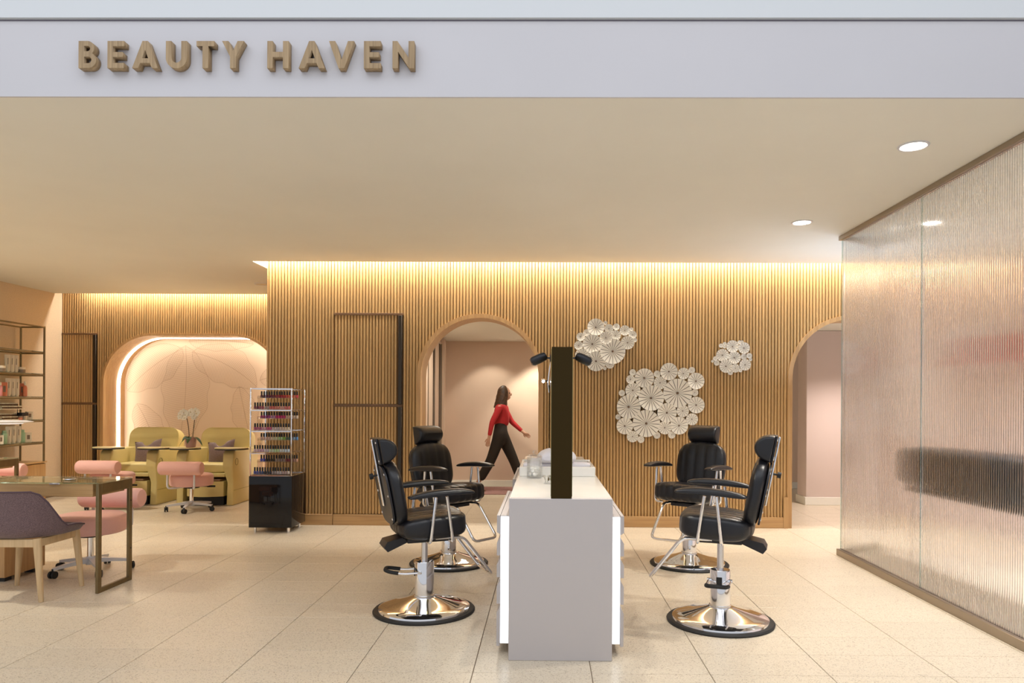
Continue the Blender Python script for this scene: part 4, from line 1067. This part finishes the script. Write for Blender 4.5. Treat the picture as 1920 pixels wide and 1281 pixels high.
def tube_pack(label, x, y, z, h, w, mat, grp):
    """squeeze tube on its cap: flat crimp at the top"""
    bm = NB(); rows = []
    for u in (0, .12, .5, .85, 1.0):
        dx, dy = (.5*w, .5*w) if u <= .12 else (.5*w*(1+.18*(u-.12)), .5*w*(1-.93*(u-.12)/.88))
        rows.append([bm.verts.new((dy*cos(a)*.8, dx*sin(a), .018+u*(h-.018))) for a in [2*pi*k/14 for k in range(14)]])
    for a, b in zip(rows, rows[1:]):
        for k in range(14): bm.faces.new((a[k], a[(k+1) % 14], b[(k+1) % 14], b[k]))
    bm.faces.new(rows[0]); bm.faces.new(rows[-1])
    t = thing('product_tube', label, 'tube', (x, y, z), R(-35), grp)
    obj('tube_body', bm, mat, t); obj('cap', cyl(NB(), 0, 0, 0, .019, w*.42, 14), mat, t)
    obj('print_line', box(w*.30, w*.32+.010, -.0008, .0008, h*.45, h*.80), M['grey_label'], t, smooth=0)
def box_pack(label, x, y, z, sx, sy, h, mat, lab=None, rz=-35, grp=None):
    t = thing('product_box', label, 'box', (x, y, z), R(rz), grp)
    obj('carton', box(-sx/2, sx/2, -sy/2, sy/2, 0, h, .002, 1), mat, t)
    obj('front_print', box(sx/2-.001, sx/2+.0006, -sy*.22, sy*.22, h*.3, h*.75), M[lab or 'grey_label'], t, smooth=0)
def jar_pack(label, x, y, z, r, h, m1, m2, grp=None):
    t = thing('product_jar', label, 'jar', (x, y, z), 0, grp)
    obj('jar_body', lathe(NB(), [(0, 0), (r, 0), (r, h*.6), (0, h*.6)], 20), m1, t)
    obj('lid', lathe(NB(), [(0, h*.6), (r*1.02, h*.6), (r*1.02, h), (0, h)], 20), m2, t)
def along(px, x=-6.80):
    x -= .04; px -= 4
    """distance down the shelf of a spot seen at that column of the photograph"""
    return x/((px-1022)/1334)-.04
PXs = -6.84
nth = ('left', 'middle', 'right')
z = SHZ[1]+.010
for k, px in enumerate((14, 22, 30)): tube_pack('%s ivory squeeze tube of three on the upper product shelf' % nth[k], PXs, along(px), z, .225, .055, M['ivory'], 'ivory tubes on the upper shelf')
jar_pack('grey jar with an ivory lid right of the tubes on the upper product shelf', PXs+.03, along(41, -6.77), z, .042, .075, M['grey_label'], M['ivory'])
jar_pack('grey jar with an ivory lid at the left edge of the upper product shelf', PXs+.05, along(3, -6.75), z, .042, .075, M['grey_label'], M['ivory'])
z = SHZ[2]+.010
for k, px in enumerate((16, 24, 32)): tube_pack('%s ivory squeeze tube of three between the coral packs' % nth[k], PXs, along(px), z, .230, .057, M['ivory'], 'ivory tubes on the second shelf')
box_pack('coral carton left of the ivory tubes on the second product shelf', PXs+.02, along(7, -6.78), z, .06, .065, .175, M['coral'])
box_pack('coral carton right of the ivory tubes on the second product shelf', PXs-.02, along(40.5, -6.82), z, .055, .05, .172, M['coral'])
t = thing('pump_bottle', 'coral bottle with a clear stopper at the end of the second product shelf', 'bottle', (PXs+.04, along(47.5, -6.76), z))
obj('bottle_body', lathe(NB(), [(0, 0), (.022, 0), (.025, .006), (.025, .115), (.016, .14), (.010, .145), (0, .145)], 18), M['coral'], t)
obj('stopper', lathe(NB(), [(.009, .145), (.010, .165), (.015, .17), (.012, .195), (0, .197)], 14), M['ivory'], t)
t = thing('product_bottle', 'dark red bottle at the left edge of the second product shelf', 'bottle', (PXs+.06, along(1.5, -6.74), z))
obj('bottle_body', lathe(NB(), [(0, 0), (.020, 0), (.022, .006), (.022, .11), (.010, .135), (0, .135)], 16), M['blush_board'], t)
obj('cap', lathe(NB(), [(.010, .135), (.010, .17), (0, .17)], 12), M['ivory'], t)
z = SHZ[3]+.010
for lv in (0, 1):      # two racks of little chequered jars, one above the other
    zz = z+.004+lv*.135
    y0, y1 = along(2), along(38)
    tr = thing('jar_rack', ('lower', 'upper')[lv]+' ivory rack of tiny jars on the third product shelf', 'rack', (PXs, (y0+y1)/2, zz), 0, 'jar racks')
    hl = (y1-y0)/2+.02
    if hl < .05: hl = .2
    obj('rack_base', box(-.05, .05, -hl, hl, -.004, .008), M['ivory'], tr, smooth=0)
    obj('rack_step', box(-.05, -.005, -hl, hl, .008, .045), M['ivory'], tr, smooth=0)
    if lv:
        for sy in (-1, 1): obj('rack_end', box(-.05, -.035, sy*hl-.004, sy*hl+.004, -.131, .045), M['ivory'], tr, smooth=0)
    for row, (xo, zo) in enumerate(((.022, .008), (-.028, .045))):
        cnt = 11
        for k in range(cnt):
            j = thing('tiny_jar', '%s tiny dark jar with ivory lid, %s row of the %s jar rack' % (ORD[k], ('front', 'back')[row], ('lower', 'upper')[lv]), 'jar', (PXs+xo, (y0+y1)/2-hl+.03+k*(2*hl-.06)/(cnt-1), zz+zo), 0, 'tiny jars in the racks')
            obj('jar_body', lathe(NB(), [(0, 0), (.012, 0), (.012, .020), (0, .020)], 8), M['brownbar'], j)
            obj('lid', lathe(NB(), [(0, .020), (.0125, .020), (.0125, .036), (0, .036)], 8), M['ivory'], j)
box_pack('flat black carton right of the jar racks on the third product shelf', PXs+.05, along(43.5, -6.75), z+.052, .07, .115, .042, M['black_satin'], 'black_satin', 0)
jar_pack('small red brown jar under the black carton on the third product shelf', PXs+.05, along(39, -6.75), z, .026, .052, M['coral'], M['grey_label'])
jar_pack('small ivory jar under the black carton on the third product shelf', PXs+.05, along(47, -6.75), z, .026, .052, M['ivory'], M['ivory'])
box_pack('ivory carton at the right end of the third product shelf', PXs+.03, along(55.5, -6.77), z, .06, .07, .105, M['ivory'])
z = SHZ[4]+.010
for k, px in enumerate((17, 26, 35)): tube_pack('%s ivory squeeze tube of three between the mint bottles' % nth[k], PXs, along(px), z, .215, .062, M['ivory'], 'ivory tubes on the lowest shelf')
for px, h_, lb in ((9, .165, 'mint green bottle left of the ivory tubes on the lowest product shelf'), (43, .165, 'mint green bottle right of the ivory tubes on the lowest product shelf')):
    t = thing('mint_bottle', lb, 'bottle', (PXs, along(px), z), R(-35), 'mint bottles')
    obj('bottle_body', box(-.022, .022, -.027, .027, 0, h_*.80, .006), M['mint'], t)
    obj('cap', box(-.016, .016, -.020, .020, h_*.80, h_, .004), M['mint'], t)
box_pack('ivory carton right of the mint bottle on the lowest product shelf', PXs+.02, along(53, -6.78), z, .06, .075, .125, M['ivory'])
box_pack('ivory carton at the left edge of the lowest product shelf', PXs+.06, along(2, -6.74), z, .05, .05, .115, M['ivory'])

# ---------------------------------------------------------------- walking woman
pw = thing('person', 'woman in a cropped red top and dark brown trousers striding past the arch', 'person', (-.70, 11.22, .012))
def ch(*pts): return list(pts)
J = [  # x forward, y to her left, z up; radii
 (.00, 0, .88, .095, .115),      # 0 pelvis
 (.00, 0, 1.00, .065, .09),     # 1 waist
 (.01, 0, 1.14, .060, .09),     # 2 ribs
 (.02, 0, 1.28, .07, .10),     # 3 chest
 (.025, 0, 1.365, .055, .075),   # 4 neck base
 (.035, 0, 1.43, .045, .045),    # 5 neck
 # right leg (near the camera) trails
 (-.03, -.085, .84, .085), (-.155, -.085, .47, .056), (-.345, -.085, .135, .036), (-.375, -.085, .075, .032), (-.28, -.088, .015, .026),
 # left leg leads
 (.04, .085, .84, .085), (.205, .085, .47, .056), (.345, .085, .085, .036), (.345, .085, .045, .034), (.47, .088, .03, .024),
 # right arm (near) swings back
 (.0, -.165, 1.315, .048), (-.12, -.215, 1.08, .036), (-.165, -.225, .85, .024),
 # left arm swings forward
 (.03, .165, 1.315, .048), (.16, .205, 1.08, .036), (.34, .19, .92, .024)]
E = [(0, 1), (1, 2), (2, 3), (3, 4), (4, 5), (0, 6), (6, 7), (7, 8), (8, 9), (9, 10), (0, 11), (11, 12), (12, 13), (13, 14), (14, 15), (3, 16), (16, 17), (17, 18), (3, 19), (19, 20), (20, 21)]
# palms and fingers, slightly curled
def hand(base, d, side):
    b0 = len(J); d = Vector(d).normalized(); up = Vector((0, side, 0)); sdv = d.cross(Vector((0, 1, 0))).normalized()
    p = Vector(J[base][:3])
    J.append((*(p+d*.055), .020, .030)); E.append((base, b0))
    for k, (o, l) in enumerate(((-.024, .062), (-.008, .072), (.008, .068), (.024, .055))):
        q = p+d*.085+sdv*o; i0 = len(J)
        J.append((*q, .0095)); E.append((b0, i0))
        J.append((*(q+d*l*.55+sdv*o*.1), .0085)); E.append((i0, i0+1))
        J.append((*(q+d*l*.95+Vector((0, side*.016, 0))), .007)); E.append((i0+1, i0+2))
    i0 = len(J); q = p+d*.04-sdv*.036
    J.append((*q, .0105)); E.append((b0, i0)); J.append((*(q+d*.05-sdv*.012), .008)); E.append((i0, i0+1))
hand(18, (-.18, -.02, -1), 1); hand(21, (.75, -.05, -.5), -1)
body = skin('body', J, E, M['skin'], pw, 2)
# head joined into the body mesh
bm = NB(); bm.from_mesh(body.data)
hc = Vector((.055, 0, 1.525))
v = ball(bm, (0, 0, 0), 1, 24, 18)
for p in v:
    x, y, z = p.co
    s = Vector((x*.092, y*.074, z*.115))
    if z < 0: s.x += .018*(-z); s.y *= 1+.28*z; s.x *= 1+.10*z
    if x > .55 and abs(y) < .3: s.x += .004
    p.co = hc+s
for c_, r_, sc_ in (((.148, 0, -.012), .016, (1.1, .8, 1.5)), ((.0, .074, -.005), .020, (.9, .4, 1.4)), ((.0, -.074, -.005), .020, (.9, .4, 1.4)), ((.105, 0, -.095), .022, (1, 1.1, .8))):
    ball(bm, hc+Vector(c_)*.68 if abs(c_[0]) > .1 else hc+Vector(c_), r_, 10, 8, sc_)
bm.to_mesh(body.data); bm.free()
for p in body.data.polygons: p.use_smooth = True
for s in (-1, 1):
    bm = NB(); ball(bm, hc+Vector((.079, s*.031, .012)), .011, 10, 8); obj('eye', bm, M['eye'], pw)
bm = NB(); ball(bm, hc+Vector((.090, 0, -.052)), .016, 10, 8, (.5, 1.2, .45)); obj('mouth', bm, M['lip'], pw)
# clothing follows the limbs
JS = [(.0, 0, .985, .112, .140), (.01, 0, 1.15, .112, .140), (.035, 0, 1.26, .115, .142), (.02, 0, 1.345, .075, .100), (.028, 0, 1.385, .056, .062),
      (.0, -.168, 1.318, .060), (-.12, -.217, 1.08, .045), (-.163, -.226, .86, .031),
      (.03, .168, 1.318, .060), (.16, .207, 1.08, .045), (.335, .192, .925, .031)]
skin('red_top', JS, [(0, 1), (1, 2), (2, 3), (3, 4), (2, 5), (5, 6), (6, 7), (2, 8), (8, 9), (9, 10)], M['red'], pw, 2)
JT = [(.0, 0, 1.10, .100, .122), (.0, 0, .98, .115, .138), (.0, 0, .88, .130, .152),
      (-.03, -.088, .81, .105), (-.145, -.088, .48, .082), (-.325, -.088, .165, .072),
      (.045, .088, .81, .105), (.20, .088, .48, .082), (.335, .088, .125, .072)]
skin('trousers', JT, [(0, 1), (1, 2), (2, 3), (3, 4), (4, 5), (2, 6), (6, 7), (7, 8)], M['trouser'], pw, 2)
# hair: crown cap with a wavy fall to the shoulders behind
bm = NB(); n = 26; rows = []
for j in range(15):
    u = j/14; row = []
    for i in range(n+1):
        a = R(48)+R(264)*i/n                          # open at the face
        if u < .45:
            ph = u/.45*pi*.52; rr = sin(ph); z = cos(ph)
            p = hc+Vector((rr*cos(a)*.106-.010, rr*sin(a)*.090, z*.130+.004))
        else:
            w_ = (u-.45)/.55; wob = 1+.07*sin(i*1.9+j*1.1)
            p = hc+Vector((cos(a)*(.106+.012*w_)*wob-.010-.035*w_, sin(a)*(.090+.018*w_)*wob, -.004-.215*w_))
        row.append(bm.verts.new(p))
    rows.append(row)
for a, b in zip(rows, rows[1:]):
    for i in range(n): bm.faces.new((a[i], a[i+1], b[i+1], b[i]))
bmesh.ops.remove_doubles(bm, verts=bm.verts[:], dist=.0005)
bmesh.ops.recalc_face_normals(bm, faces=bm.faces[:]); bmesh.ops.solidify(bm, geom=bm.faces[:], thickness=.014)
obj('hair', bm, M['hair'], pw, smooth=80)
for q, (x, y, z, pit) in enumerate(((-.325, -.087, .028, 30), (.405, .087, .022, -12))):
    bm = cushion(section(.22, .055, 3, 20), .082, 3); obj('shoe', xf(bm, T(x, y, z+.012 if q == 0 else z+.018) @ RY(pit)), M['skin'] if False else M['brownbar'], pw)
